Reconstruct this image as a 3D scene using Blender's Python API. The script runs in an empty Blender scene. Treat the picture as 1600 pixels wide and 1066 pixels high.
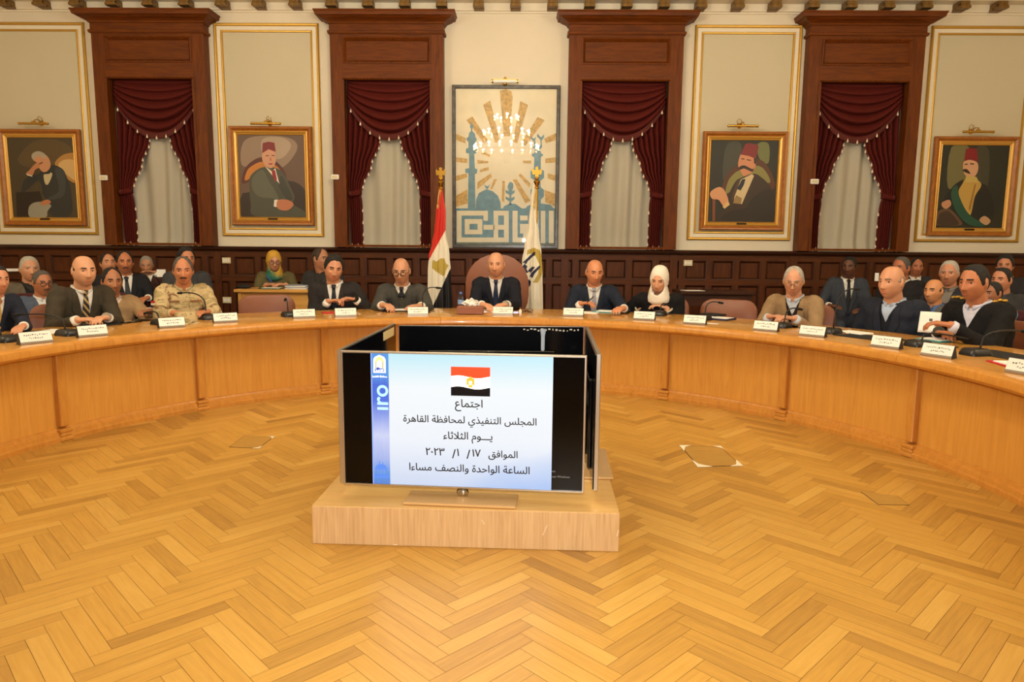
import bpy, bmesh, math, random
from math import sin, cos, pi, radians as R, atan2, hypot
from mathutils import Vector as V, Matrix as M, noise, geometry
from mathutils.bvhtree import BVHTree
random.seed(7)
sc = bpy.context.scene
COL = sc.collection
# ------------------------------------------------------------------ camera, world, light, exposure
F = 1094.3; PITCH = .1339; ROLL = .0086; YAW = .0148; HC = 1.357
cd = bpy.data.cameras.new('camera'); cd.sensor_width = 36; cd.lens = F / 1600 * 36; cd.clip_start = .02
cam = bpy.data.objects.new('camera', cd); COL.objects.link(cam)
cam.matrix_world = M.Translation((0, 0, HC)) @ M.Rotation(YAW, 4, 'Z') @ M.Rotation(pi / 2 - PITCH, 4, 'X') @ M.Rotation(ROLL, 4, 'Z')
sc.camera = cam
sc.view_settings.view_transform = 'Standard'; sc.view_settings.look = 'None'
sc.view_settings.gamma = 1; sc.view_settings.use_curve_mapping = False
sc.view_settings.exposure = -.32
w = bpy.data.worlds.new('night'); sc.world = w; w.use_nodes = True
w.node_tree.nodes['Background'].inputs[0].default_value = (.05, .06, .09, 1)
w.node_tree.nodes['Background'].inputs[1].default_value = .3
def lamp(name, kind, loc, energy, color=(1, .8, .58), size=.1, rot=(0, 0, 0), **kw):
    l = bpy.data.lights.new(name, kind); l.energy = energy; l.color = color
    if kind == 'AREA': l.size = size
    else: l.shadow_soft_size = size
    for k, v in kw.items(): setattr(l, k, v)
    o = bpy.data.objects.new(name, l); o.location = loc; o.rotation_euler = rot; COL.objects.link(o); return o
# the photographer's flash, just above the lens
lamp('camera_flash', 'SPOT', (.02, -.02, HC + .17), 440, (1, .98, .92), .03, (pi / 2 - .07, 0, YAW), spot_size=R(115), spot_blend=.8)

def ray(u, v):
    x = (u - 800) / F; y = (v - 533) / F
    c, s = cos(ROLL), sin(ROLL); x, y = c * x + s * y, -s * x + c * y
    dx, dy, dz = x, cos(PITCH) - y * sin(PITCH), -sin(PITCH) - y * cos(PITCH)
    c, s = cos(YAW), sin(YAW)
    return V((c * dx - s * dy, s * dx + c * dy, dz))
def at(u, v, Y=None, z=None):
    d = ray(u, v); t = Y / d.y if Y is not None else (z - HC) / d.z
    return V((d.x * t, d.y * t, HC + d.z * t))
CX, CY = -.318, 3.655                       # middle of the round table
def atr(u, v, r):                           # where the sight line leaves the circle of radius r
    d = ray(u, v); a = d.x ** 2 + d.y ** 2; b = -(d.x * CX + d.y * CY); c = CX ** 2 + CY ** 2 - r * r
    t = (-b + math.sqrt(b * b - a * c)) / a
    return V((d.x * t, d.y * t, HC + d.z * t))
def pol(r, deg, z=0): return V((CX + r * cos(R(deg)), CY + r * sin(R(deg)), z))

# ------------------------------------------------------------------ materials
def lin(c):
    return tuple(((x / 255) / 12.92 if x / 255 <= .04045 else ((x / 255 + .055) / 1.055) ** 2.4) for x in c[:3]) + (1,)
MATS = {}
def mat(name, col, rough=.6, metal=0, spec=.5, emit=0, bump=0, bscale=60, var=0, vscale=4, coat=0, stretch=(1, 1, 1), sheen=0):
    if name in MATS: return MATS[name]
    m = bpy.data.materials.new(name); m.use_nodes = True; n = m.node_tree.nodes; L = m.node_tree.links
    b = n['Principled BSDF']; c = lin(col)
    b.inputs['Base Color'].default_value = c; b.inputs['Roughness'].default_value = rough
    b.inputs['Metallic'].default_value = metal; b.inputs['Specular IOR Level'].default_value = spec
    b.inputs['Coat Weight'].default_value = coat; b.inputs['Coat Roughness'].default_value = .08
    b.inputs['Sheen Weight'].default_value = sheen
    if emit:
        b.inputs['Emission Color'].default_value = c; b.inputs['Emission Strength'].default_value = emit
    if bump or var:
        tc = n.new('ShaderNodeTexCoord'); mp = n.new('ShaderNodeMapping'); L.new(tc.outputs['Object'], mp.inputs[0]); mp.inputs['Scale'].default_value = stretch
        if var:
            t = n.new('ShaderNodeTexNoise'); t.inputs['Scale'].default_value = vscale; t.inputs['Detail'].default_value = 5; L.new(mp.outputs[0], t.inputs[0])
            r = n.new('ShaderNodeValToRGB'); r.color_ramp.elements[0].position = .3; r.color_ramp.elements[1].position = .7
            r.color_ramp.elements[0].color = tuple(x * (1 - var) for x in c[:3]) + (1,); r.color_ramp.elements[1].color = tuple(min(1, x * (1 + var)) for x in c[:3]) + (1,)
            L.new(t.outputs[0], r.inputs[0]); L.new(r.outputs[0], b.inputs['Base Color'])
        if bump:
            t = n.new('ShaderNodeTexNoise'); t.inputs['Scale'].default_value = bscale; t.inputs['Detail'].default_value = 3; L.new(mp.outputs[0], t.inputs[0])
            u = n.new('ShaderNodeBump'); u.inputs['Strength'].default_value = bump; u.inputs['Distance'].default_value = .01
            L.new(t.outputs[0], u.inputs['Height']); L.new(u.outputs[0], b.inputs['Normal'])
    MATS[name] = m; return m
def wood(name, c1, c2, stretch=(14, 14, 1), scale=3, rough=.35, coat=.0, spec=.5, dist=1.2):
    if name in MATS: return MATS[name]
    m = bpy.data.materials.new(name); m.use_nodes = True; n = m.node_tree.nodes; L = m.node_tree.links; b = n['Principled BSDF']
    tc = n.new('ShaderNodeTexCoord'); mp = n.new('ShaderNodeMapping'); mp.inputs['Scale'].default_value = stretch
    L.new(tc.outputs['Object'], mp.inputs[0])
    t = n.new('ShaderNodeTexNoise'); t.inputs['Scale'].default_value = scale; t.inputs['Detail'].default_value = 6; t.inputs['Distortion'].default_value = dist
    L.new(mp.outputs[0], t.inputs[0])
    r = n.new('ShaderNodeValToRGB'); r.color_ramp.elements[0].position = .28; r.color_ramp.elements[1].position = .72
    r.color_ramp.elements[0].color = lin(c1); r.color_ramp.elements[1].color = lin(c2)
    L.new(t.outputs[0], r.inputs[0]); L.new(r.outputs[0], b.inputs['Base Color'])
    b.inputs['Roughness'].default_value = rough; b.inputs['Coat Weight'].default_value = coat; b.inputs['Coat Roughness'].default_value = .06
    b.inputs['Specular IOR Level'].default_value = spec
    MATS[name] = m; return m
W_WALL = mat('cream_plaster', (226, 215, 193), .75, var=.03, vscale=1.5)
W_WHITE = mat('white_plaster', (232, 222, 200), .6)
DARKW = wood('walnut_panelling', (84, 40, 10), (116, 58, 14), (9, 9, .9), 3, .45, spec=.2)
DARKH = wood('walnut_crosswise', (84, 40, 10), (116, 58, 14), (.9, 9, 9), 3, .45, spec=.2)
DEEPW = wood('dark_mahogany', (44, 20, 10), (66, 32, 16), (.9, 9, 9), 3, .35)
WAIN = wood('wainscot_walnut', (66, 30, 9), (94, 48, 15), (9, 9, .9), 3, .45, spec=.25)
WAINH = wood('wainscot_walnut_crosswise', (66, 30, 9), (94, 48, 15), (.9, 9, 9), 3, .45, spec=.25)
MIDW = wood('walnut_bead', (48, 22, 8), (70, 34, 12), (.9, 9, 9), 3, .4, spec=.3)
TOPW = wood('glossy_beech_top', (194, 136, 60), (208, 150, 70), (3, 3, 3), 2, .2, coat=.3)
PANW = wood('beech_panel', (200, 138, 56), (216, 154, 68), (12, 12, .8), 2.5, .38)
EDGEW = wood('beech_edge', (188, 124, 48), (208, 144, 62), (8, 8, 2), 2.5, .3, coat=.2)
PODW = wood('oak_veneer', (192, 152, 104), (218, 182, 132), (16, 16, .7), 3, .4, dist=2.2)
PODT = wood('oak_veneer_top', (212, 168, 100), (226, 184, 116), (1, 14, 14), 3, .3)
GOLD = mat('gold_paint', (196, 152, 62), .35, .55)
FRAMEW = wood('gilded_wood_frame', (150, 86, 26), (178, 110, 40), (4, 4, 4), 3, .35)
BRASS = mat('brass', (205, 160, 70), .22, 1)
VELVET = mat('maroon_velvet', (82, 21, 14), .8, spec=.2, bump=.15, bscale=180)
FRINGE = mat('maroon_fringe', (92, 34, 28), .9, bump=.4, bscale=260)
SHEER = mat('grey_voile', (184, 177, 160), .9, bump=.1, bscale=200)
PEARL = mat('pearl_bead', (235, 215, 190), .25)
BLACKP = mat('black_plastic', (22, 21, 22), .38)
GLOSSB = mat('black_glass', (5, 4, 5), .12, spec=.2)
SILVER = mat('brushed_silver', (190, 182, 172), .3, .85)
LEATHER = mat('brown_leather', (132, 74, 44), .42, bump=.12, bscale=140)
MAROON = mat('maroon_upholstery', (70, 18, 24), .8, bump=.2, bscale=150)
WHITE = mat('white_card', (236, 232, 222), .55)
PAPER = mat('white_paper', (240, 238, 230), .7)
INK = mat('grey_print', (92, 88, 86), .8)
BLACK = mat('matt_black', (16, 15, 16), .7)

# ------------------------------------------------------------------ mesh helper
class MB:
    def __init__(s): s.v = []; s.f = []; s.m = []; s.mi = 0
    def add(s, vs, fs, mi=None):
        o = len(s.v); s.v += [tuple(p) for p in vs]; s.f += [tuple(i + o for i in f) for f in fs]; s.m += [s.mi if mi is None else mi] * len(fs); return s
    def box(s, c, d, rz=0, mi=None, bev=0):
        hx, hy, hz = d[0] / 2, d[1] / 2, d[2] / 2; ca, sa = cos(rz), sin(rz)
        if bev:
            b = min(bev, hx * .9, hy * .9, hz * .9); rings = []
            for z, i in ((-hz, b), (-hz + b, 0), (hz - b, 0), (hz, b)):
                x, y = hx - i, hy - i
                rings.append([(c[0] + ca * p - sa * q, c[1] + sa * p + ca * q, c[2] + z) for p, q in ((-x + b, -y), (x - b, -y), (x, -y + b), (x, y - b), (x - b, y), (-x + b, y), (-x, y - b), (-x, -y + b))])
            return s.loft(rings, mi=mi)
        P = [(c[0] + ca * x - sa * y, c[1] + sa * x + ca * y, c[2] + z) for z in (-hz, hz) for x, y in ((-hx, -hy), (hx, -hy), (hx, hy), (-hx, hy))]
        return s.add(P, [(3, 2, 1, 0), (4, 5, 6, 7), (0, 1, 5, 4), (1, 2, 6, 5), (2, 3, 7, 6), (3, 0, 4, 7)], mi)
    def loft(s, rings, closed=True, caps=True, mi=None):
        n = len(rings[0]); vs = [p for r in rings for p in r]; fs = []
        for i in range(len(rings) - 1):
            for j in range(n if closed else n - 1):
                k = (j + 1) % n; fs.append((i * n + j, i * n + k, (i + 1) * n + k, (i + 1) * n + j))
        if caps and closed: fs += [tuple(range(n - 1, -1, -1)), tuple((len(rings) - 1) * n + j for j in range(n))]
        return s.add(vs, fs, mi)
    def tube(s, pts, rad, n=8, mi=None, caps=True):
        pts = [V(p) for p in pts]; rings = []; up = None
        for i, p in enumerate(pts):
            t = (pts[min(i + 1, len(pts) - 1)] - pts[max(i - 1, 0)]).normalized()
            if up is None: up = t.orthogonal()
            up = (up - t * up.dot(t)).normalized() if (up - t * up.dot(t)).length > 1e-6 else t.orthogonal().normalized()
            q = t.cross(up); r = rad[i] if isinstance(rad, (list, tuple)) else rad
            rings.append([p + (up * cos(a) + q * sin(a)) * r for a in [2 * pi * k / n for k in range(n)]])
        return s.loft(rings, caps=caps, mi=mi)
    def capsule(s, a, b, ra, rb, n=10, mi=None):
        a, b = V(a), V(b); t = (b - a); t = t.normalized() if t.length > 1e-6 else V((0, 0, 1)); pts = []; rs = []
        for k in (80, 60, 35, 0): pts.append(a - t * ra * sin(R(k))); rs.append(ra * cos(R(k)))
        for k in (0, 35, 60, 80): pts.append(b + t * rb * sin(R(k))); rs.append(rb * cos(R(k)))
        return s.tube(pts, rs, n, mi)
    def ball(s, c, r, n=12, m=8, mi=None, rot=None):
        r = (r, r, r) if not isinstance(r, (tuple, list)) else r; rings = []
        for i in range(m + 1):
            a = -pi / 2 + pi * min(max(i / m, .02), .98)
            ring = [V((r[0] * cos(a) * cos(t), r[1] * cos(a) * sin(t), r[2] * sin(a))) for t in [2 * pi * k / n for k in range(n)]]
            rings.append([V(c) + (rot @ p if rot else p) for p in ring])
        return s.loft(rings, mi=mi)
    def lathe(s, c, prof, n=16, mi=None, axis=None):
        rings = [[V(c) + (axis @ V((r * cos(t), r * sin(t), z)) if axis else V((r * cos(t), r * sin(t), z))) for t in [2 * pi * k / n for k in range(n)]] for r, z in prof]
        return s.loft(rings, mi=mi)
    def sweep_arc(s, prof, a0, a1, n=12, mi=None):       # profile (r, z) swept about the table's middle
        rings = [[pol(r, a0 + (a1 - a0) * i / n, z) for r, z in prof] for i in range(n + 1)]
        return s.loft(rings, mi=mi)
    def prism_y(s, poly, y0, y1, mi=None):               # polygon in x, z pushed along y
        n = len(poly); vs = [(x, y0, z) for x, z in poly] + [(x, y1, z) for x, z in poly]
        fs = [tuple(range(n)), tuple(range(2 * n - 1, n - 1, -1))] + [(i, i + n, (i + 1) % n + n, (i + 1) % n) for i in range(n)]
        return s.add(vs, fs, mi)
    def prism_z(s, poly, z0, z1, mi=None):
        n = len(poly); vs = [(x, y, z0) for x, y in poly] + [(x, y, z1) for x, y in poly]
        fs = [tuple(range(n - 1, -1, -1)), tuple(range(n, 2 * n))] + [(i, (i + 1) % n, (i + 1) % n + n, i + n) for i in range(n)]
        return s.add(vs, fs, mi)
    def rect_frame(s, x0, x1, z0, z1, wd, y0, y1, mi=None):
        for a in ((x0, x1, z1 - wd, z1), (x0, x1, z0, z0 + wd), (x0, x0 + wd, z0 + wd, z1 - wd), (x1 - wd, x1, z0 + wd, z1 - wd)):
            s.box(((a[0] + a[1]) / 2, (y0 + y1) / 2, (a[2] + a[3]) / 2), (a[1] - a[0], abs(y1 - y0), a[3] - a[2]), mi=mi)
        return s
    def mitre(s, x0, x1, z0, z1, prof, mi=None):         # picture-frame moulding; prof = (inset, y) from outer to inner
        rings = [[(x0 + i, y, z0 + i), (x1 - i, y, z0 + i), (x1 - i, y, z1 - i), (x0 + i, y, z1 - i)] for i, y in prof]
        return s.loft(rings + [rings[0]], caps=False, mi=mi)
    def mesh(s, name, mats):
        me = bpy.data.meshes.new(name); me.from_pydata(s.v, [], s.f)
        for m in (mats if isinstance(mats, (list, tuple)) else [mats]): me.materials.append(m)
        me.polygons.foreach_set('material_index', s.m); me.update(); return me
    def build(s, name, mats, parent=None, smooth=0, loc=None):
        me = s.mesh(name, mats)
        bm = bmesh.new(); bm.from_mesh(me); bmesh.ops.recalc_face_normals(bm, faces=bm.faces); bm.to_mesh(me); bm.free()
        return link(name, me, parent, smooth, loc)
def link(name, me, parent=None, smooth=0, loc=None):
    o = bpy.data.objects.new(name, me); COL.objects.link(o)
    if smooth:
        me.polygons.foreach_set('use_smooth', [True] * len(me.polygons))
        if smooth > 1: me.set_sharp_from_angle(angle=R(smooth))
    if parent: o.parent = parent
    if loc is not None: o.location = loc
    return o
def tag(o, label, cat, group=None, kind=None):
    o['label'] = label; o['category'] = cat
    if group: o['group'] = group
    if kind: o['kind'] = kind
    return o
def struct(o, label=None):
    o['kind'] = 'structure'
    if label: o['label'] = label
    return o
def thing(name, label, cat, loc=(0, 0, 0), rz=0, group=None):
    o = bpy.data.objects.new(name, None); COL.objects.link(o); o.location = loc; o.rotation_euler = (0, 0, rz); o.empty_display_size = .1
    return tag(o, label, cat, group)
def copy_tree(o, parent=None):
    c = o.copy(); COL.objects.link(c); c.parent = parent
    for ch in list(o.children): copy_tree(ch, c)
    return c
def lerp(a, b, t): return a + (b - a) * t
def interp(tab, x):
    if x <= tab[0][0]: return tab[0][1]
    for (a, p), (b, q) in zip(tab, tab[1:]):
        if x <= b:
            t = (x - a) / (b - a); t = t * t * (3 - 2 * t); return p + (q - p) * t
    return tab[-1][1]
def smoothpoly(P, k=4, closed=True):                     # Catmull-Rom through 2-D points
    n = len(P); out = []
    for i in range(n):
        p0, p1, p2, p3 = (V(P[(i + d) % n]) for d in (-1, 0, 1, 2))
        for j in range(k):
            t = j / k; out.append(tuple(.5 * ((2 * p1) + (p2 - p0) * t + (2 * p0 - 5 * p1 + 4 * p2 - p3) * t * t + (3 * p1 - p0 - 3 * p2 + p3) * t ** 3)))
    return out

# ------------------------------------------------------------------ the room
D = 9.5; XL, XR, YB, ZC = -7.25, 6.72, -3.2, 4.85
WINX = [-4.85, -1.775, 1.285, 4.325]
OPW, OPZ0, OPZ1 = 1.15, 1.31, 3.5
mb = MB(); T = .35                                        # back wall with four openings
xs = [XL] + [x + s * OPW / 2 for x in WINX for s in (-1, 1)] + [XR]
for i in range(0, 10, 2): mb.box(((xs[i] + xs[i + 1]) / 2, D + T / 2, ZC / 2), (xs[i + 1] - xs[i], T, ZC))
for x in WINX:
    mb.box((x, D + T / 2, OPZ0 / 2), (OPW, T, OPZ0)); mb.box((x, D + T / 2, (OPZ1 + ZC) / 2), (OPW, T, ZC - OPZ1))
struct(mb.build('wall_back', W_WALL))
struct(MB().box((XL - .1, (D + YB) / 2, ZC / 2), (.2, D - YB, ZC)).build('wall_left', W_WALL))
struct(MB().box((XR + .1, (D + YB) / 2, ZC / 2), (.2, D - YB, ZC)).build('wall_right', W_WALL))
struct(MB().box(((XL + XR) / 2, YB - .1, ZC / 2), (XR - XL, .2, ZC)).build('wall_front', W_WALL))
struct(MB().box(((XL + XR) / 2, (D + YB) / 2, ZC + .1), (XR - XL + .4, D - YB + .6, .2)).build('ceiling', W_WHITE))

def floor_material():
    m = bpy.data.materials.new('oak_herringbone'); m.use_nodes = True; n = m.node_tree.nodes; L = m.node_tree.links; b = n['Principled BSDF']
    at_ = n.new('ShaderNodeAttribute'); at_.attribute_name = 'tone'
    uv = n.new('ShaderNodeUVMap'); uv.uv_map = 'grain'
    mp = n.new('ShaderNodeMapping'); mp.inputs['Scale'].default_value = (3, 42, 1); L.new(uv.outputs[0], mp.inputs[0])
    t = n.new('ShaderNodeTexNoise'); t.inputs['Scale'].default_value = 1.6; t.inputs['Detail'].default_value = 5; t.inputs['Distortion'].default_value = .6; L.new(mp.outputs[0], t.inputs[0])
    ad = n.new('ShaderNodeMath'); ad.operation = 'MULTIPLY_ADD'; ad.inputs[1].default_value = .42; L.new(t.outputs[0], ad.inputs[0]); L.new(at_.outputs['Fac'], ad.inputs[2])
    r = n.new('ShaderNodeValToRGB'); e = r.color_ramp.elements; e[0].position = .1; e[0].color = lin((146, 104, 46)); e[1].position = 1.15 if False else 1; e[1].color = lin((216, 174, 92))
    k = e.new(.52); k.color = lin((193, 145, 64)); L.new(ad.outputs[0], r.inputs[0]); L.new(r.outputs[0], b.inputs['Base Color'])
    tc = n.new('ShaderNodeTexCoord'); t2 = n.new('ShaderNodeTexNoise'); t2.inputs['Scale'].default_value = 1.3; t2.inputs['Detail'].default_value = 4; L.new(tc.outputs['Object'], t2.inputs[0])
    mr = n.new('ShaderNodeMapRange'); mr.inputs['To Min'].default_value = .24; mr.inputs['To Max'].default_value = .48; L.new(t2.outputs[0], mr.inputs[0]); L.new(mr.outputs[0], b.inputs['Roughness'])
    return m
def make_floor():
    Lp, wp, g = .402, .067, .0007; c = math.sqrt(.5); vs = []; fs = []; tones = []; uvs = []
    def plank(a, b0, la, lb, horiz):
        q = [(a + g, b0 + g), (a + la - g, b0 + g), (a + la - g, b0 + lb - g), (a + g, b0 + lb - g)]
        P = [((x - y) * c - 1.94, (x + y) * c, 0) for x, y in q]
        if max(p[0] for p in P) < XL or min(p[0] for p in P) > XR or max(p[1] for p in P) < -1.2 or min(p[1] for p in P) > D: return
        P = [(min(max(x, XL), XR), min(y, D), z) for x, y, z in P]
        o = len(vs); vs.extend(P); fs.append((o, o + 1, o + 2, o + 3))
        tones.append(min(.62, max(.0, random.gauss(.3, .10)))); r = (random.random() * 50, random.random() * 50)
        uvs.append([(r[0] + (x - a if horiz else y - b0), r[1] + (y - b0 if horiz else x - a)) for x, y in q])
    for j in range(-16, 22):
        for i in range(-120, 180):
            x, y = i * wp + j * Lp, i * wp - j * Lp
            if not (-2 < (x + y) * c < D + 1 and XL - 1 < (x - y) * c - 1.94 < XR + 1): continue
            plank(x, y, Lp, wp, True); plank(x, y + wp, wp, Lp, False)
    n = len(fs)
    o = len(vs); z = -.002
    vs.extend([(XL, YB, z), (XR, YB, z), (XR, D, z), (XL, D, z), (XL, YB, -.15), (XR, YB, -.15), (XR, D, -.15), (XL, D, -.15)])
    fs.extend([(o, o + 1, o + 2, o + 3), (o + 7, o + 6, o + 5, o + 4), (o, o + 4, o + 5, o + 1), (o + 1, o + 5, o + 6, o + 2), (o + 2, o + 6, o + 7, o + 3), (o + 3, o + 7, o + 4, o)])
    me = bpy.data.meshes.new('floor'); me.from_pydata(vs, [], fs)
    me.materials.append(floor_material()); me.materials.append(wood('floor_joint', (96, 58, 26), (110, 68, 30)))
    ca = me.attributes.new('tone', 'FLOAT', 'FACE'); ca.data.foreach_set('value', tones + [.1] * 6)
    ul = me.uv_layers.new(name='grain')
    for p in me.polygons:
        if p.index < n:
            for k, li in enumerate(p.loop_indices): ul.data[li].uv = uvs[p.index][k]
        else: p.material_index = 1
    struct(link('floor', me))
make_floor()

# windows and their walnut casings
GLASS = bpy.data.materials.new('clear_glass'); GLASS.use_nodes = True
def glass_setup(m, tint=(1, 1, 1, 1)):
    n = m.node_tree.nodes; L = m.node_tree.links; n.remove(n['Principled BSDF']); out = n['Material Output']
    t = n.new('ShaderNodeBsdfTransparent'); t.inputs[0].default_value = tint; g = n.new('ShaderNodeBsdfGlossy'); g.inputs['Roughness'].default_value = .01
    fr = n.new('ShaderNodeFresnel'); fr.inputs['IOR'].default_value = 1.5; mx = n.new('ShaderNodeMixShader')
    L.new(fr.outputs[0], mx.inputs[0]); L.new(t.outputs[0], mx.inputs[1]); L.new(g.outputs[0], mx.inputs[2]); L.new(mx.outputs[0], out.inputs[0])
glass_setup(GLASS)
FY = D - .16                                              # casing face
for k, x in enumerate(WINX):
    f = MB(); f.rect_frame(x - OPW / 2, x + OPW / 2, OPZ0, OPZ1, .07, D + .2, D + .26); f.box((x, D + .23, (OPZ0 + OPZ1) / 2), (.06, .06, OPZ1 - OPZ0 - .1)); f.box((x, D + .23, 2.7), (OPW - .1, .055, .06))
    fo = struct(f.build('window_%d' % (k + 1), W_WHITE))
    MB().box((x, D + .235, (OPZ0 + OPZ1) / 2), (OPW - .1, .006, OPZ1 - OPZ0 - .1)).build('pane', GLASS, fo)
    c = MB(); hw = .725; z1 = 4.06
    for s in (-1, 1):
        c.box((x + s * (hw + OPW / 2 - .01) / 2, (FY + D) / 2, (1.335 + z1) / 2), (hw - OPW / 2 + .01, D - FY, z1 - 1.335))
        c.box((x + s * (OPW / 2 - .012), FY + .012, (OPZ0 + 3.48) / 2), (.02, .05, 3.48 - OPZ0 - .03))
    # header: board with a sunk panel
    ow = OPW / 2 - .01
    c.box((x, (FY + D) / 2, 3.59), (2 * ow, D - FY, .19), mi=1); c.box((x, (FY + D) / 2, 4.02), (2 * ow, D - FY, .08), mi=1); c.box((x, FY + .06, 3.835), (2 * ow, .06, .33), mi=1)
    c.mitre(x - ow, x + ow, 3.67, 3.995, [(0, FY + .03), (0, FY - .012), (.014, FY - .016), (.03, FY + .004), (.045, FY + .03)])
    c.mitre(x - OPW / 2 - .012, x + OPW / 2 + .012, 1.337, 3.5, [(0, FY + .02), (0, FY - .01), (.014, FY - .01), (.03, FY + .01), (.03, FY + .03)])
    def course(z, d, h):                                  # a moulding course round the three free sides
        return [(x - hw - h, FY - d, z), (x + hw + h, FY - d, z), (x + hw + h, D, z), (x - hw - h, D, z)]
    prof = [(4.03, 0), (4.03, .018), (4.045, .026), (4.065, .026), (4.075, .006), (4.15, .006), (4.155, .02), (4.175, .03), (4.19, .055), (4.205, .095), (4.222, .12), (4.225, .145), (4.26, .155), (4.275, .165), (4.285, .165), (4.285, 0)]
    c.loft([course(z, d, d) for z, d in prof], mi=1)
    struct(c.build('trim_%d' % (k + 1), [DARKW, DARKH]))
# room cornice with gilded brackets
prof = [(4.33, .0), (4.33, .02), (4.35, .03), (4.35, .06), (4.44, .06), (4.44, .22), (4.47, .25), (4.5, .25), (4.53, .28), (4.6, .36), (4.7, .42), (4.74, .5), (4.85, .52), (4.85, 0)]
cor = struct(MB().loft([[(XL, D - d, z) for z, d in prof], [(XR, D - d, z) for z, d in prof]]).build('trim_5', W_WHITE, smooth=35))
BRK = mat('gilt_bracket', (118, 86, 36), .45, .3, var=.3, vscale=30)
bm_ = None; bx = -7.12
while bx < 6.7:
    if bm_ is None:
        q = MB(); q.prism_z([(-.06, 0), (.06, 0), (.06, .2), (-.06, .2)], 4.375, 4.435); q.box((0, .03, 4.362), (.135, .09, .03)); q.box((0, .15, 4.362), (.13, .1, .026))
        q.tube([(-.06, .012, 4.385), (.06, .012, 4.385)], .018)
        bm_ = q.build('bracket', BRK, cor)
    else:
        c = bm_.copy(); COL.objects.link(c); bm_ = c
    bm_.location = (bx, D - .23, 0); bx += .466
# walnut wainscot
wa = MB(); Y0, Y1 = D - .03, D - .055
wa.box(((XL + XR) / 2, D - .015, .64), (XR - XL, .03, 1.28))
wa.box(((XL + XR) / 2, D - .0325, .08), (XR - XL, .065, .16), mi=1)
for z, h in ((1.24, .09), (.905, .075), (.2, .09)): wa.box(((XL + XR) / 2, D - .0275, z), (XR - XL, .055, h), mi=1)
px = XL + .1
edges = [x + s * .725 for x in WINX for s in (-1, 1)]
while px < XR:
    wd = .075
    for z0, z1 in ((.245, .868), (.942, 1.195)): wa.box((px, D - .0275, (z0 + z1) / 2), (wd, .055, z1 - z0))
    for z0, z1 in ((.245, .868), (.942, 1.195)): wa.mitre(px + wd / 2, px + .357 - wd / 2, z0, z1, [(0, Y0), (0, Y1 - .006), (.01, Y1 - .004), (.028, Y0 - .004), (.028, Y0)], mi=2)
    px += .357
for e in edges: wa.box((e, D - .032, .64), (.1, .064, 1.28))
struct(wa.build('trim_6', [WAIN, WAINH, MIDW]))
cp = [(1.268, .06), (1.272, .085), (1.285, .095), (1.295, .12), (1.318, .125), (1.328, .115), (1.332, 0), (1.268, 0)]
struct(MB().loft([[(XL, D - d, z) for z, d in cp], [(XR, D - d, z) for z, d in cp]]).build('trim_7', DEEPW, smooth=35))
# gold picture mouldings
BEIGE = mat('beige_panel', (202, 192, 164), .75, var=.02, vscale=1.5)
PCX = [-6.43, -3.365, 2.865, 5.875]
for k, x in enumerate(PCX):
    g = MB()
    g.mitre(x - .685, x + .685, 1.468, 4.2, [(0, D), (0, D - .02), (.012, D - .032), (.028, D - .03), (.036, D - .012), (.036, D)], mi=0)
    g.mitre(x - .648, x + .648, 1.505, 4.163, [(0, D), (0, D - .012), (.05, D - .012), (.05, D)], mi=1)
    g.mitre(x - .598, x + .598, 1.555, 4.113, [(0, D), (0, D - .018), (.008, D - .024), (.02, D - .022), (.026, D - .008), (.026, D)], mi=0)
    g.box((x, D - .001, 2.834), (1.15, .008, 2.51), mi=2)
    struct(g.build('trim_%d' % (8 + k), [GOLD, W_WHITE, BEIGE]))

# ------------------------------------------------------------------ curtains
SWN = ['right of the man resting his head', 'left of the mosaic', 'right of the mosaic', 'left of the green sash portrait']
def grid_mesh(fn, nu, nv):
    vs = [fn(i / nu, j / nv) for j in range(nv + 1) for i in range(nu + 1)]
    fs = [(j * (nu + 1) + i, j * (nu + 1) + i + 1, (j + 1) * (nu + 1) + i + 1, (j + 1) * (nu + 1) + i) for j in range(nv) for i in range(nu)]
    return vs, fs
CZT = 3.49; CYY = D + .01
def swag_edge(u): return .26 + .455 * (1 - abs(2 * u - 1) ** 2.1)
def swag_pt(u, v, lift=0):
    hw = OPW / 2 - .03; drop = swag_edge(u); x = (2 * u - 1) * hw
    c = 1 - abs(2 * u - 1) ** 2
    ph = 2 * pi * (v ** .85) * 6.2 + .5 * sin(u * 3 + 1)
    a = .046 * (v ** .4) * (.35 + .65 * c) * min(1, (1 - v) * 6 + .25)
    z = CZT - v * drop - .025 * (1 - c) * v + .012 * cos(ph) * c
    return (x, CYY - .035 - .055 * sin(pi * min(1, v * .9)) * (.3 + .7 * c) - a * (2 * abs(sin(ph / 2)) - 1) - lift, z)
def drape_edges(z, s):
    tz = 2.04
    inner = interp([(1.31, .395), (1.6, .40), (1.95, .395), (2.04, .41), (2.15, .375), (2.4, .27), (2.7, .15), (2.9, .09), (3.3, .04)], z)
    outer = interp([(1.31, .545), (1.95, .56), (2.04, .555), (2.2, .565), (3.3, .57)], z)
    return inner, outer
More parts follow.
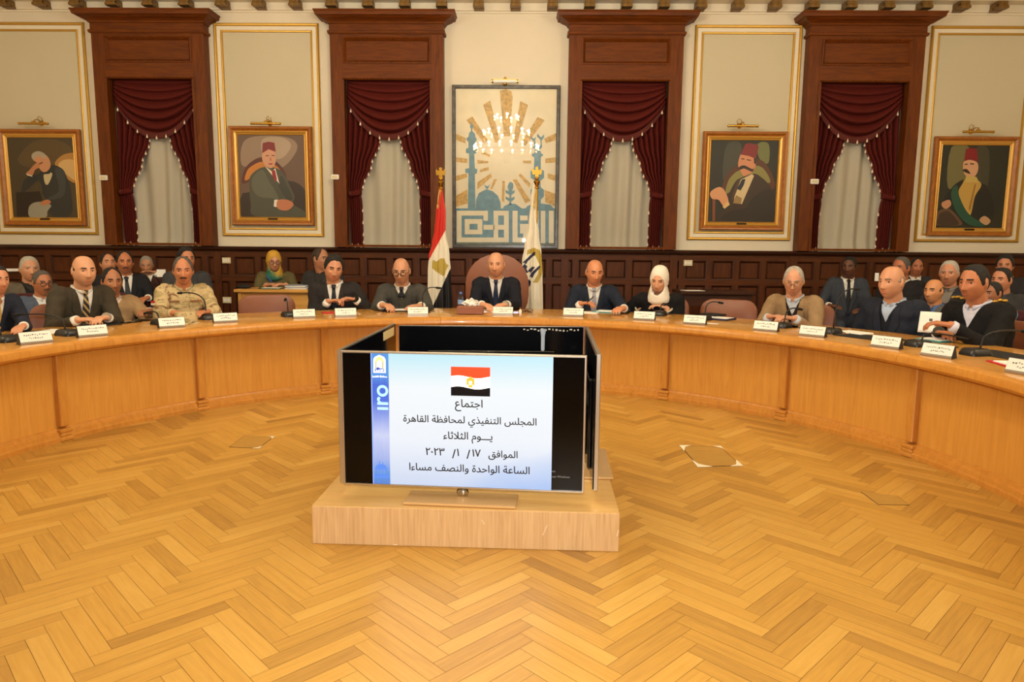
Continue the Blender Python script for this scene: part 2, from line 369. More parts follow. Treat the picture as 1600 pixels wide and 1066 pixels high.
def make_curtain():
    root = thing('curtain', 'x', 'curtain', (0, 0, 0), 0, 'maroon swag curtains over the four windows')
    q = MB(); q.add(*grid_mesh(lambda u, v: swag_pt(u, v), 48, 90)); so = q.build('swag', VELVET, root, 1); so.modifiers.new('t', 'SOLIDIFY').thickness = .006
    q = MB(); q.add(*grid_mesh(lambda u, v: (swag_pt(u, 1)[0], swag_pt(u, 1)[1] - .006 + .01 * v, swag_pt(u, 1)[2] + .03 - .075 * v), 48, 4)); fo = q.build('fringe', FRINGE, root, 1); fo.modifiers.new('t', 'SOLIDIFY').thickness = .005
    bead = MB().lathe((0, 0, 0), [(.002, .03), (.004, .018), (.009, .008), (.013, -.006), (.011, -.018), (.004, -.024)], 8).mesh('tassel', PEARL)
    def tassel(x, y, z): link('tassel', bead, root, 1, (x, y, z))
    for i in range(9):
        u = .04 + .92 * i / 8; p = swag_pt(u, 1); tassel(p[0], p[1] - .018, p[2] - .035)
    for s in (-1, 1):
        def dp(u, v):
            z = lerp(3.3, 1.3, v); i, o = drape_edges(z, s); wd = o - i; x = s * lerp(i, o, u)
            gather = math.exp(-((z - 2.04) / .16) ** 2)
            amp = .034 * (1 - .55 * gather)
            return (x, CYY + .01 - amp * (2 * abs(sin(u * pi * 6 + .4 * sin(z * 2))) - 1) - .03 * gather, z)
        q = MB(); q.add(*grid_mesh(dp, 72, 60)); d = q.build('drape', VELVET, root, 1); d.modifiers.new('t', 'SOLIDIFY').thickness = .005
        def trim(u, v):
            p = dp(0, v); return (p[0] - s * .012 + s * .03 * u, p[1] - .006 - .004 * sin(u * pi), p[2])
        q = MB(); q.add(*grid_mesh(trim, 3, 50)); d = q.build('fringe', FRINGE, root, 1); d.modifiers.new('t', 'SOLIDIFY').thickness = .004
        for z in [2.72 - .085 * k for k in range(8)] + [1.82, 1.66, 1.5, 1.4]:
            p = dp(0, (3.3 - z) / 2); tassel(p[0] - s * .012, p[1] - .014, z)
        ri = []
        for k in range(13):
            a = pi * (k / 12 - .5); x = s * (.485 + .095 * sin(a)); y = CYY - .012 - .06 * cos(a); zz = 2.04 + .02 * sin(a) * -1
            ri.append([(x, y, zz - .035), (x, y - .008, zz - .02), (x, y - .008, zz + .02), (x, y, zz + .035)])
        MB().loft(ri, closed=False, caps=False).build('tieback', VELVET, root, 1).modifiers.new('t', 'SOLIDIFY').thickness = .006
        MB().ball((s * .53, CYY - .075, 2.04), (.028, .012, .028)).build('rosette', FRINGE, root, 1)
        q = MB()                                          # trailing hem heaped on the sill
        for k in range(5): q.ball((s * (.40 + .035 * k), CYY - .02 - .012 * (k % 2), 1.335 + .008 * (k % 3)), (.035, .025, .024), 8, 5)
        q.build('hem', FRINGE, root, 1)
        for k in range(4): tassel(s * (.40 + .04 * k), CYY - .062, 1.335 + .02 * (k % 2))
    def sh(u, v):
        x = (2 * u - 1) * (OPW / 2 - .03); z = lerp(3.4, 1.318, v)
        fo = sin(u * 31 + .7 * sin(u * 9) + .5 * sin(v * 3 + u * 7)) * .026 + .012 * sin(u * 13 - v * 2.2)
        return (x, D + .085 + fo - .03 * max(0, v - .93) / .07, z)
    q = MB(); q.add(*grid_mesh(sh, 110, 40)); o = q.build('sheer', SHEER, root, 1); o.modifiers.new('t', 'SOLIDIFY').thickness = .003
    return root
cproto = make_curtain()
for k, x in enumerate(WINX):
    o = cproto if k == 0 else copy_tree(cproto)
    o.location = (x, 0, 0); o['label'] = 'maroon swag curtain and grey voile in the window ' + SWN[k]
# ------------------------------------------------------------------ paintings, mosaic, lamps, plates
def flat(col, rough=.5): return mat('paint_%02x%02x%02x' % col, col, rough)
def art(parent, name, Y, layers, org, sc_, y_step=.0006, rough=.45, back=None):
    """flat painted shapes, in the order painted; each polygon is given in the crop it was drawn from"""
    q = MB(); mats = []
    if back: q.box(back[0], back[1]); mats.append(back[2])
    for i, (col, P) in enumerate(layers):
        if isinstance(P, tuple) and P[0] == 's': P = smoothpoly(P[1], 4)
        pts = [at(org[0] + a / sc_, org[1] + b / sc_, Y=Y) for a, b in P]
        m = flat(col, rough)
        if m not in mats: mats.append(m)
        y = Y - y_step * (i + 1)
        q.add([(p.x, y, p.z) for p in pts], [tuple(range(len(pts)))], mats.index(m))
    return q.build(name, mats, parent)
def ell(cx, cy, rx, ry, n=14, a=0): return [(cx + rx * cos(t) * cos(a) - ry * sin(t) * sin(a), cy + rx * cos(t) * sin(a) + ry * sin(t) * cos(a)) for t in [2 * pi * k / n for k in range(n)]]
S = lambda *p: ('s', list(p))
PAINT = [
 ('portrait in a gilded frame of an old man resting his head on his hand', (-6.43, 1.10, 1.585, 2.845), (0, 200), (74, 62, 42), [
  ((92, 74, 46), S((200, 90), (330, 70), (440, 120), (440, 200), (330, 230), (200, 250), (110, 200))),
  ((176, 128, 66), S((345, 235), (370, 185), (420, 160), (475, 172), (482, 330), (430, 325))), ((206, 170, 112), S((365, 240), (400, 200), (470, 210), (476, 320), (440, 310))),
  ((40, 30, 22), [(100, 402), (250, 396), (265, 450), (180, 490), (180, 556), (106, 558)]),
  ((46, 47, 46), S((325, 232), (385, 252), (412, 292), (442, 392), (445, 540), (330, 555), (292, 450), (262, 402), (268, 392), (240, 330), (165, 392), (135, 396), (150, 330), (185, 300), (235, 290), (262, 268))),
  ((62, 66, 66), S((345, 262), (385, 258), (408, 300), (400, 420), (320, 450), (300, 440), (370, 390))),
  ((196, 180, 140), S((276, 286), (322, 280), (326, 300), (302, 352), (282, 344))), ((32, 32, 34), [(270, 272), (312, 270), (314, 286), (274, 290)]),
  ((196, 142, 104), S((206, 168), (240, 152), (286, 168), (310, 196), (318, 236), (300, 268), (272, 276), (246, 250), (236, 220), (208, 200))),
  ((170, 160, 140), S((200, 168), (220, 150), (252, 147), (284, 165), (292, 192), (268, 186), (240, 172), (214, 196), (202, 190))),
  ((184, 126, 88), S((238, 216), (214, 232), (184, 266), (166, 286), (202, 300), (222, 262), (246, 248))), ((210, 200, 180), [(164, 286), (200, 296), (206, 306), (172, 296)]),
  ((120, 70, 48), [(244, 222), (268, 212), (270, 220), (248, 230)]),
  ((150, 146, 130), S((186, 490), (240, 462), (322, 482), (300, 520), (290, 558), (190, 558))), ((186, 120, 80), S((258, 464), (300, 448), (322, 466), (292, 482), (264, 482)))]),
 ('portrait in a gilded frame of a seated man in a red fez and olive suit', (-3.35, 1.10, 1.612, 2.9), (300, 200), (104, 80, 66), [
  ((146, 122, 102), S((320, 90), (420, 50), (600, 60), (660, 120), (600, 220), (520, 260), (400, 240), (310, 230))), ((172, 150, 128), S((440, 70), (560, 60), (620, 110), (560, 190), (450, 180))),
  ((46, 32, 26), S((312, 420), (360, 400), (600, 330), (712, 400), (714, 552), (312, 554))),
  ((86, 36, 28), S((318, 350), (324, 270), (370, 212), (440, 182), (520, 206), (574, 262), (592, 320), (560, 330), (440, 300))),
  ((196, 122, 44), S((336, 330), (346, 266), (388, 230), (440, 212), (520, 232), (562, 280), (540, 300), (440, 270))),
  ((72, 72, 58), S((372, 292), (440, 246), (522, 250), (572, 282), (612, 362), (642, 430), (634, 476), (700, 520), (712, 552), (400, 553), (368, 470), (358, 350))),
  ((92, 92, 76), S((380, 310), (440, 262), (480, 330), (530, 410), (540, 450), (500, 440), (420, 430), (378, 380))),
  ((54, 54, 46), S((560, 300), (600, 370), (630, 440), (600, 452), (560, 400), (540, 350))),
  ((226, 214, 196), [(456, 238), (500, 272), (522, 252), (534, 300), (548, 350), (505, 300)]), ((150, 30, 34), [(498, 266), (520, 264), (532, 322), (522, 338), (504, 300)]),
  ((206, 150, 118), S((440, 152), (458, 136), (514, 136), (525, 190), (520, 226), (496, 252), (460, 236), (441, 202))),
  ((122, 24, 30), [(443, 95), (478, 86), (516, 93), (524, 150), (480, 134), (440, 158)]),
  ((90, 60, 46), [(462, 172), (482, 170), (482, 176), (462, 178)]), ((90, 60, 46), [(498, 170), (518, 170), (518, 176), (498, 176)]), ((150, 60, 50), [(478, 222), (508, 220), (500, 230), (484, 230)]), ((176, 112, 84), [(490, 178), (502, 204), (486, 206)]),
  ((230, 222, 206), [(516, 450), (538, 448), (530, 496), (512, 490)]), ((186, 116, 82), S((538, 452), (592, 448), (632, 468), (632, 490), (600, 516), (552, 512), (532, 492)))]),
 ('portrait in a gilded frame of a moustached man holding a cane', (2.885, 1.10, 1.598, 2.87), (950, 200), (40, 40, 32), [
  ((108, 112, 62), S((935, 100), (1004, 100), (1002, 220), (945, 190))), ((58, 58, 44), S((740, 110), (830, 100), (830, 250), (720, 330))),
  ((84, 44, 20), S((720, 420), (728, 320), (768, 262), (820, 226), (900, 192), (975, 212), (1024, 290), (1038, 380), (900, 400))),
  ((134, 126, 66), S((736, 410), (752, 330), (792, 282), (832, 262), (932, 236), (984, 270), (1014, 340), (950, 340), (800, 380))),
  ((52, 34, 20), S((758, 500), (746, 440), (792, 342), (830, 312), (912, 286), (962, 312), (1002, 352), (1042, 430), (1034, 586), (690, 582), (718, 520))),
  ((34, 24, 16), S((900, 440), (1000, 380), (1042, 440), (1034, 586), (720, 582), (760, 520), (860, 500))),
  ((76, 50, 30), S((800, 350), (830, 322), (820, 400), (790, 440), (770, 450))), ((206, 184, 140), [(830, 322), (900, 288), (912, 300), (836, 476), (784, 470), (790, 430)]),
  ((150, 120, 70), [(800, 420), (836, 440), (830, 476), (780, 470)]), ((26, 36, 48), [(836, 322), (858, 318), (850, 352), (828, 392), (806, 382)]),
  ((204, 136, 96), S((826, 170), (852, 160), (912, 180), (922, 232), (906, 272), (852, 302), (830, 276), (812, 230))),
  ((126, 24, 26), [(856, 100), (882, 95), (930, 104), (940, 116), (924, 194), (880, 176), (828, 166)]), ((40, 26, 18), S((818, 246), (850, 234), (902, 258), (912, 240), (902, 274), (850, 254), (826, 262))),
  ((60, 36, 24), [(832, 190), (852, 192), (852, 198), (832, 196)]), ((60, 36, 24), [(866, 196), (892, 200), (892, 206), (866, 202)]), ((40, 28, 20), [(910, 190), (922, 190), (922, 226), (912, 222)]),
  ((122, 64, 34), [(650, 420), (670, 420), (668, 582), (650, 582)]), ((210, 150, 106), S((638, 402), (690, 370), (726, 390), (752, 460), (722, 490), (690, 450), (648, 442))), ((214, 180, 120), [(714, 492), (750, 458), (760, 480), (726, 506)])]),
 ('portrait in a gilded frame of a man with a green sash and gold tunic', (5.88, 1.085, 1.545, 2.825), (1200, 200), (38, 40, 30), [
  ((112, 106, 66), S((1146, 122), (1262, 128), (1236, 350), (1124, 372))), ((64, 62, 46), S((1300, 130), (1380, 140), (1370, 380), (1310, 360))),
  ((28, 28, 26), S((1136, 390), (1170, 352), (1230, 322), (1322, 342), (1372, 372), (1412, 482), (1392, 582), (1300, 612), (1210, 590), (1150, 500), (1118, 482), (1098, 440))),
  ((190, 154, 76), S((1190, 400), (1214, 350), (1238, 318), (1312, 330), (1332, 362), (1292, 430), (1262, 548), (1214, 472))), ((150, 112, 50), [(1290, 350), (1300, 352), (1262, 520), (1252, 505)]),
  ((34, 78, 60), S((1150, 382), (1182, 360), (1192, 420), (1240, 520), (1300, 572), (1372, 592), (1340, 616), (1250, 602), (1180, 532), (1146, 442))),
  ((206, 158, 122), S((1220, 216), (1260, 200), (1306, 216), (1312, 262), (1290, 304), (1250, 306), (1222, 280))), ((128, 22, 30), [(1236, 134), (1260, 125), (1304, 130), (1311, 212), (1265, 197), (1226, 207)]),
  ((50, 34, 26), S((1214, 264), (1240, 257), (1264, 286), (1236, 280))), ((70, 46, 34), [(1226, 226), (1246, 222), (1246, 229), (1226, 232)]), ((70, 46, 34), [(1262, 220), (1286, 222), (1286, 229), (1262, 228)]),
  ((196, 170, 96), [(1236, 300), (1300, 306), (1318, 340), (1226, 340)]), ((96, 70, 48), S((1044, 606), (1048, 540), (1080, 510), (1130, 506), (1180, 550), (1206, 608))), ((60, 42, 30), S((1062, 606), (1066, 548), (1090, 526), (1126, 522), (1166, 560), (1186, 606))),
  ((196, 140, 104), S((1086, 466), (1130, 450), (1142, 480), (1112, 506), (1086, 492))), ((190, 150, 110), S((1318, 578), (1350, 550), (1388, 580), (1360, 608)))])]
LAMPPX = [(52, 193), (415, 193), (1161, 197), (1529, 206)]
LAMPLB = ['the painting of the man resting his head', 'the red fez portrait in the olive suit', 'the portrait with the cane', 'the portrait with the green sash']
PLATE = mat('engraved_plate', (60, 44, 22), .35, .6)
for k, (lb, (x, wd, z0, z1), org, bg, lay) in enumerate(PAINT):
    p = thing('painting', lb, 'painting', (x, D, (z0 + z1) / 2))
    x0, x1 = x - wd / 2, x + wd / 2; Y = D - .035
    g = MB(); g.mitre(x0, x1, z0, z1, [(0, D - .012), (0, D - .06), (.012, D - .075), (.03, D - .072), (.05, D - .05), (.062, D - .046), (.062, D - .012)])
    a = g.build('outer_frame', FRAMEW, p)
    g = MB(); g.mitre(x0 + .06, x1 - .06, z0 + .06, z1 - .06, [(0, D - .012), (0, D - .052), (.014, D - .056), (.034, D - .044), (.042, D - .05), (.05, D - .04), (.05, D - .012)])
    b = g.build('inner_frame', mat('bright_gilding', (206, 156, 70), .32, .35), p)
    c = art(p, 'canvas', Y, lay, org, 4, back=((x, D - .024, (z0 + z1) / 2), (wd - .2, .022, z1 - z0 - .2), flat(bg)))
    e = MB().box((x, D - .057, z0 + .086), (.13, .006, .022), bev=.002).build('title_plate', PLATE, p)
    for o in (a, b, c, e): o.location = (-x, -D, -(z0 + z1) / 2)
    lp = at(*LAMPPX[k], Y=D - .17)
    l = thing('picture_light', 'small brass picture light fixed above ' + LAMPLB[k], 'picture light', (lp.x, D, lp.z), group='picture lights above the paintings')
    q = MB(); q.tube([(-.185, -.17, 0), (.185, -.17, 0)], .016, 10); q.ball((-.187, -.17, 0), .018, 8, 5); q.ball((.187, -.17, 0), .018, 8, 5); q.build('shade', BRASS, l, 40)
    q = MB(); q.tube([(0, -.17, .01), (.01, -.15, .05), (.01, -.08, .065), (0, -.015, .03)], .007, 8); q.ball((0, -.165, .018), (.03, .02, .018), 8, 6); q.build('arm', BRASS, l, 40)
    MB().lathe((0, 0, .03), [(.036, 0), (.036, .008), (.018, .016), (.0, .018)], 14, axis=M.Rotation(pi / 2, 3, 'X')).build('wall_mount', BRASS, l, 40)
    MB().tube([(-.02, -.012, .04), (-.04, -.03, .09), (-.015, -.035, .115), (.02, -.03, .10), (.02, -.012, .045)], .0035, 6).build('cord', BRASS, l, 1)

# mosaic panel
MX0, MX1, MZ0, MZ1 = -.948, .462, 1.337, 3.437; MY = D - .03
mo = thing('mosaic_panel', 'tall marble mosaic of blue minarets and a golden sunburst behind glass', 'mosaic', (0, 0, 0))
MARB = mat('grey_green_marble', (78, 72, 66), .25, var=.5, vscale=14)
MB().mitre(MX0, MX1, MZ0, MZ1, [(0, D), (0, D - .05), (.008, D - .06), (.04, D - .06), (.046, D - .05), (.046, D)]).build('frame', MARB, mo)
CREAM = mat('cream_marble', (236, 220, 184), .3, var=.06, vscale=5); OCHRE = mat('ochre_onyx', (204, 160, 70), .35, var=.3, vscale=26); BLUE = mat('blue_marble', (92, 140, 156), .35, var=.2, vscale=16); GREENM = mat('green_marble', (96, 116, 104), .35, var=.3, vscale=20)
MB().box(((MX0 + MX1) / 2, D - .015, (MZ0 + MZ1) / 2), (MX1 - MX0 - .08, .03, MZ1 - MZ0 - .08)).build('field', CREAM, mo)
def inlay(name, m, polys, lift, parent=mo):
    q = MB()
    for P in polys:
        pts = [at(a, b, Y=MY) for a, b in P]; pts = [(min(max(p.x, MX0 + .047), MX1 - .047), min(max(p.z, MZ0 + .047), MZ1 - .047)) for p in pts]
        n = len(pts); q.add([(x, MY - lift, z) for x, z in pts] + [(x, MY + .004, z) for x, z in pts], [tuple(range(n))] + [(i, (i + 1) % n, n + (i + 1) % n, n + i) for i in range(n)])
    return q.build(name, m, parent)
RAYS = [[(781, 142), (790, 139), (799, 143), (801, 152), (797, 213), (787, 213)], [(755, 164), (766, 157), (781, 221), (774, 223)], [(813, 158), (825, 164), (808, 224), (801, 222)], [(729, 188), (738, 182), (762, 219), (757, 225)], [(840, 183), (851, 188), (821, 228), (814, 224)],
 [(711, 209), (728, 216), (727, 224), (711, 219)], [(869, 208), (869, 219), (853, 224), (850, 217)], [(711, 246), (730, 248), (730, 255), (711, 253)], [(746, 250), (763, 252), (763, 255), (746, 256)], [(852, 248), (869, 246), (869, 254), (852, 255)], [(817, 251), (830, 251), (830, 256), (817, 255)],
 [(711, 275), (729, 271), (730, 277), (711, 283)], [(750, 265), (763, 261), (764, 266), (750, 269)], [(711, 306), (730, 296), (731, 318), (711, 323)], [(746, 285), (767, 271), (769, 276), (746, 296)], [(772, 280), (777, 280), (769, 296), (766, 295)], [(785, 283), (789, 283), (788, 316), (784, 314)], [(801, 281), (807, 280), (829, 314), (821, 318)], [(810, 274), (813, 271), (829, 287), (827, 293)], [(856, 271), (869, 274), (869, 283), (856, 279)], [(851, 297), (869, 303), (869, 322), (852, 316)], [(752, 236), (766, 242), (765, 245), (752, 240)]]
inlay('sun_rays', OCHRE, RAYS, .004)
MIN = [[(731, 330), (732, 271), (727, 270), (727, 264), (733, 263), (733, 240), (728, 239), (728, 233), (732, 231), (732, 222), (729, 219), (729, 216), (732, 214), (733, 208), (736, 205), (736, 201), (734, 198), (737, 192), (740, 198), (738, 201), (738, 205), (742, 209), (743, 215), (745, 217), (744, 221), (742, 223), (742, 231), (745, 233), (744, 239), (741, 241), (742, 263), (746, 265), (745, 271), (742, 272), (743, 330)],
 [(743, 330), (744, 312), (748, 302), (757, 297), (761, 296), (770, 299), (778, 306), (782, 316), (783, 330)], [(761, 296), (759, 294), (756, 288), (760, 291), (763, 291), (766, 287), (763, 294)], [(783, 330), (788, 322), (797, 318), (806, 319), (817, 327), (818, 330)],
 [(796, 320), (796, 315), (790, 311), (790, 307), (796, 310), (796, 305), (790, 301), (790, 297), (795, 299), (793, 292), (795, 286), (798, 284), (802, 287), (802, 293), (800, 299), (804, 297), (804, 301), (799, 305), (799, 310), (804, 307), (804, 311), (799, 315), (799, 320)],
 [(818, 330), (824, 322), (834, 318), (836, 312), (831, 308), (829, 303), (829, 297), (834, 293), (836, 282), (829, 278), (829, 268), (834, 264), (835, 246), (831, 244), (831, 241), (835, 239), (836, 233), (832, 231), (835, 228), (834, 221), (830, 217), (829, 213), (834, 217), (838, 214), (836, 219), (837, 228), (841, 231), (845, 226), (844, 218), (839, 213), (840, 209), (845, 215), (850, 210), (850, 215), (846, 220), (847, 230), (843, 234), (846, 240), (849, 242), (845, 246), (845, 264), (850, 267), (850, 278), (844, 283), (845, 293), (850, 297), (850, 307), (845, 312), (845, 318), (860, 320), (866, 327), (868, 330)]]
inlay('skyline', BLUE, MIN, .006)
c8 = lambda *r: [[(600 + x0 / 4, 200 + y0 / 4), (600 + x1 / 4, 200 + y0 / 4), (600 + x1 / 4, 200 + y1 / 4), (600 + x0 / 4, 200 + y1 / 4)] for x0, y0, x1, y1 in r]
inlay('inscription_ground', BLUE, c8((440, 503, 1078, 738)), .0075)
inlay('inscription', CREAM, c8((455, 518, 650, 548), (455, 548, 485, 715), (485, 685, 685, 715), (714, 685, 750, 715), (505, 570, 535, 665), (585, 570, 615, 665), (535, 570, 585, 600), (535, 636, 585, 665), (622, 548, 650, 580), (622, 606, 690, 636), (685, 518, 780, 548), (685, 548, 714, 715), (750, 548, 780, 715), (714, 606, 750, 636), (803, 518, 835, 715), (850, 548, 898, 578), (850, 600, 925, 660), (870, 660, 925, 715), (835, 685, 870, 715), (945, 518, 965, 715), (980, 518, 1008, 720), (1030, 518, 1060, 720)), .0105)
inlay('base_band', GREENM, c8((445, 716, 1075, 742)), .009)
MB().box(((MX0 + MX1) / 2, D - .052, (MZ0 + MZ1) / 2), (MX1 - MX0 - .07, .004, MZ1 - MZ0 - .07)).build('glass_cover', GLASS, mo)
lp = at(789, 127, Y=D - .14)
l = thing('picture_light', 'silver tube picture light fixed above the mosaic', 'picture light', (lp.x, D, lp.z), group='picture lights above the paintings')
q = MB(); q.tube([(-.15, -.14, 0), (.15, -.14, 0)], .02, 10); q.build('tube', mat('lit_tube', (226, 220, 206), .3, emit=.2), l, 40)
q = MB(); q.tube([(-.17, -.14, 0), (-.15, -.14, 0)], .023, 10); q.tube([(.15, -.14, 0), (.17, -.14, 0)], .023, 10); q.box((0, -.132, .022), (.34, .03, .008)); q.build('shade', BRASS, l, 40)
q = MB(); q.tube([(0, -.13, .025), (0, -.1, .06), (0, -.01, .05)], .007, 8); q.ball((0, -.13, -.03), (.03, .02, .016), 8, 6); q.lathe((0, 0, .05), [(.03, 0), (.03, .01), (0, .014)], 12, axis=M.Rotation(pi / 2, 3, 'X')); q.build('arm', BRASS, l, 40)
# wall plates
CREAMP = mat('ivory_plastic', (214, 198, 158), .4)
def plate(name, u, v, Y, wd, h, lb, cat, details):
    p = at(u, v, Y=Y); t = thing(name, lb, cat, (p.x, Y, p.z))
    MB().box((0, -.005, 0), (wd, .01, h), bev=.003).build('cover', CREAMP, t)
    for i in range(details): MB().box((wd * ((i + .5) / details - .5) * .8, -.0115, 0), (wd * .8 / details - .008, .004, h * .55), bev=.0012).build('switch' if cat == 'switch' else 'socket', WHITE, t)
WY = D - .055
plate('wall_switch', 354, 407, WY, .118, .078, 'ivory switch plate on the wainscot left of the woman in the yellow headscarf', 'switch', 3)
plate('wall_switch', 1075, 411, WY, .118, .078, 'ivory switch plate on the wainscot behind the woman in the white headscarf', 'switch', 3)
plate('wall_socket', 355, 469, WY, .118, .085, 'ivory socket plate low on the wainscot beside the light wood desk', 'socket', 2)
for (u, v), lb in zip([(163, 278), (524, 277), (1272, 284)], ['beside the man resting his head', 'right of the olive suit portrait', 'right of the cane portrait']):
    p = at(u, v, Y=FY); t = thing('thermostat', 'small white thermostat box on the walnut casing ' + lb, 'thermostat', (p.x, FY, p.z))
    MB().box((0, -.015, 0), (.105, .03, .065), bev=.006).build('case', WHITE, t); MB().box((.0, -.031, 0), (.07, .003, .035), bev=.001).build('display', CREAMP, t)

# ------------------------------------------------------------------ chandeliers above the frame: middle one mirrored in the mosaic's glass, side pair added
BULB = mat('bulb_glow', (255, 206, 130), .4, emit=60)
CRY = mat('cut_crystal', (235, 230, 220), .05, spec=1)
def chandelier(x, y, z, lb, watts):
    t = thing('chandelier', lb, 'chandelier', (x, y, z))
    q = MB(); q.tube([(0, 0, ZC - z), (0, 0, -.45)], .018, 10); q.lathe((0, 0, ZC - z - .06), [(.03, 0), (.12, .03), (.13, .06)], 20); q.ball((0, 0, -.1), .09); q.ball((0, 0, -.45), .07); q.ball((0, 0, .3), .07); q.build('stem', BRASS, t, 40)
    bulb = MB().lathe((0, 0, 0), [(.006, -.03), (.016, -.02), (.02, -.004), (.014, .016), (.003, .034)], 8).mesh('bulb', BULB)
    drop = MB().lathe((0, 0, 0), [(.002, .04), (.014, .0), (.009, -.03), (.002, -.045)], 6).mesh('crystal', CRY)
    arm = {}
    for tier, (r, zz, n) in enumerate([(.64, -.28, 18), (.46, .0, 12), (.24, .30, 7)]):
        q = MB(); q.tube([(r * cos(a), r * sin(a), zz) for a in [2 * pi * k / 40 for k in range(41)]], .014, 8, caps=False); q.build('ring', BRASS, t, 1)
        for k in range(n):
            a = 2 * pi * k / n + tier * .3; c, s = cos(a), sin(a)
            MB().tube([(.03 * c, .03 * s, zz - .02), (r * .5 * c, r * .5 * s, zz - .09), (r * .9 * c, r * .9 * s, zz - .05), (r * c, r * s, zz + .02)], .009, 6).build('arm', BRASS, t, 1)
            link('bulb', bulb, t, 1, (r * c, r * s, zz + .055))
            link('crystal', drop, t, 0, (r * c, r * s, zz - .07))
            lamp('bulb_light', 'POINT', (x + r * c * 1.0, y + r * s * 1.0, z + zz + .11), watts / 37, (1, .97, .80), .02)
chandelier(-.36, 4.5, 3.52, 'brass chandelier with three rings of bulbs over the round table', 340)
chandelier(-4.9, 3.2, 3.6, 'added unseen brass chandelier brightening the left wall', 265)  # unseen fitting, added to lift the light on the left side
chandelier(4.4, 3.2, 3.6, 'added unseen brass chandelier brightening the right wall', 265)  # its added twin out of view, lifting the right side
# ------------------------------------------------------------------ the round table
TZ = .70; RI, RO = 2.856, 3.84
tb = thing('conference_table', 'large ring shaped beech conference table around the television podium', 'table', (0, 0, 0))
seams = [160.3 - 20.45 * k for k in range(-2, 10)]
topp = [(RO, TZ - .05), (RO, TZ - .006), (RO - .006, TZ), (RI + .05, TZ), (RI + .022, TZ - .005), (RI + .006, TZ - .016), (RI, TZ - .03), (RI, TZ - .058), (RI + .01, TZ - .07), (RI + .022, TZ - .078), (RI + .05, TZ - .082), (RI + .12, TZ - .084), (RI + .2, TZ - .05)]
for a1, a0 in zip(seams, seams[1:]):
    q = MB(); g = .02
    q.sweep_arc(topp, a0 + g, a1 - g, 14)
    n = len(topp); q.m = [1 if any(4 <= (i % n) <= 9 for i in f) and not all((i % n) in (0, 1, 2, 3) for i in f) else 0 for f in q.f]
    q.build('table_top', [TOPW, EDGEW], tb, 30)
    MB().sweep_arc([(3.05, .06), (3.05, TZ - .08), (3.075, TZ - .08), (3.075, .06)], a0, a1, 14).build('front_panel', PANW, tb, 30)
    MB().sweep_arc([(3.06, 0), (3.0, 0), (2.998, .03), (3.008, .038), (3.012, .062), (3.03, .072), (3.034, .085), (3.048, .092), (3.06, .092)], a0, a1, 14).build('plinth', EDGEW, tb, 30)
for a in seams:
    p = pol(3.035, a, 0); q = MB(); rz = R(a) - pi / 2
    q.box((0, 0, (TZ - .08 + .1) / 2 + .0), (.062, .06, TZ - .18), bev=.006)
    o = q.build('pilaster', EDGEW, tb, 0, p); o.rotation_euler = (0, 0, rz)
    q = MB()
    for z, e in ((.015, 0), (.045, -.006), (.072, -.003)): q.box((0, -.008, z), (.1 + e, .07 + e, .026), bev=.006)
    o = q.build('pilaster_base', EDGEW, tb, 0, p); o.rotation_euler = (0, 0, rz)
    MB().sweep_arc([(3.08, 0), (3.08, TZ - .08), (3.5, TZ - .08), (3.5, TZ - .11), (3.2, TZ - .2), (3.14, 0)], a - .25, a + .25, 1).build('support', PANW, tb)

# floor boxes let into the parquet
TAPE = mat('white_tape', (232, 222, 196), .7); JOINT = mat('dark_joint', (58, 36, 18), .8)
HATCH = wood('hatch_oak', (166, 126, 56), (186, 144, 72), (2, 26, 2), 2, .4)
def hatch(lb, quad, tapes):
    P = [at(u, v, z=0) for u, v in quad]; c = sum(P, V()) / 4; t = thing('floor_hatch', lb, 'hatch', (c.x, c.y, 0))
    L = [(p.x - c.x, p.y - c.y) for p in P]
    MB().prism_z([(x, y) for x, y in L], -.0015, .0012).build('rim', JOINT, t)
    MB().prism_z([(x * .965, y * .965) for x, y in L], -.001, .0022).build('lid', HATCH, t)
    for i, f in tapes:
        q = MB(); x, y = L[i]; n = V(L[(i + 1) % 4]) - V(L[i]); m = V(L[(i - 1) % 4]) - V(L[i])
        a = V((x, y)) - n * .02 - m * .02
        q.prism_z([tuple(a), tuple(a + n * f), tuple(a + n * f * .4 + m * f * .25), tuple(a + m * f)], .0022, .0034); q.build('tape', TAPE, t)
hatch('square floor hatch left of the podium with white tape on two corners', [(358, 699), (404, 701), (428, 683), (382, 681)], [(1, .22), (2, .22)])
hatch('square floor hatch right of the podium edged with torn white tape', [(1063, 697), (1125, 698), (1159, 728), (1091, 730)], [(0, .3), (1, .2), (2, .3), (3, .34)])
hatch('plain square floor hatch before the right side of the table', [(1345, 769), (1402, 775), (1421, 790), (1372, 789)], [])

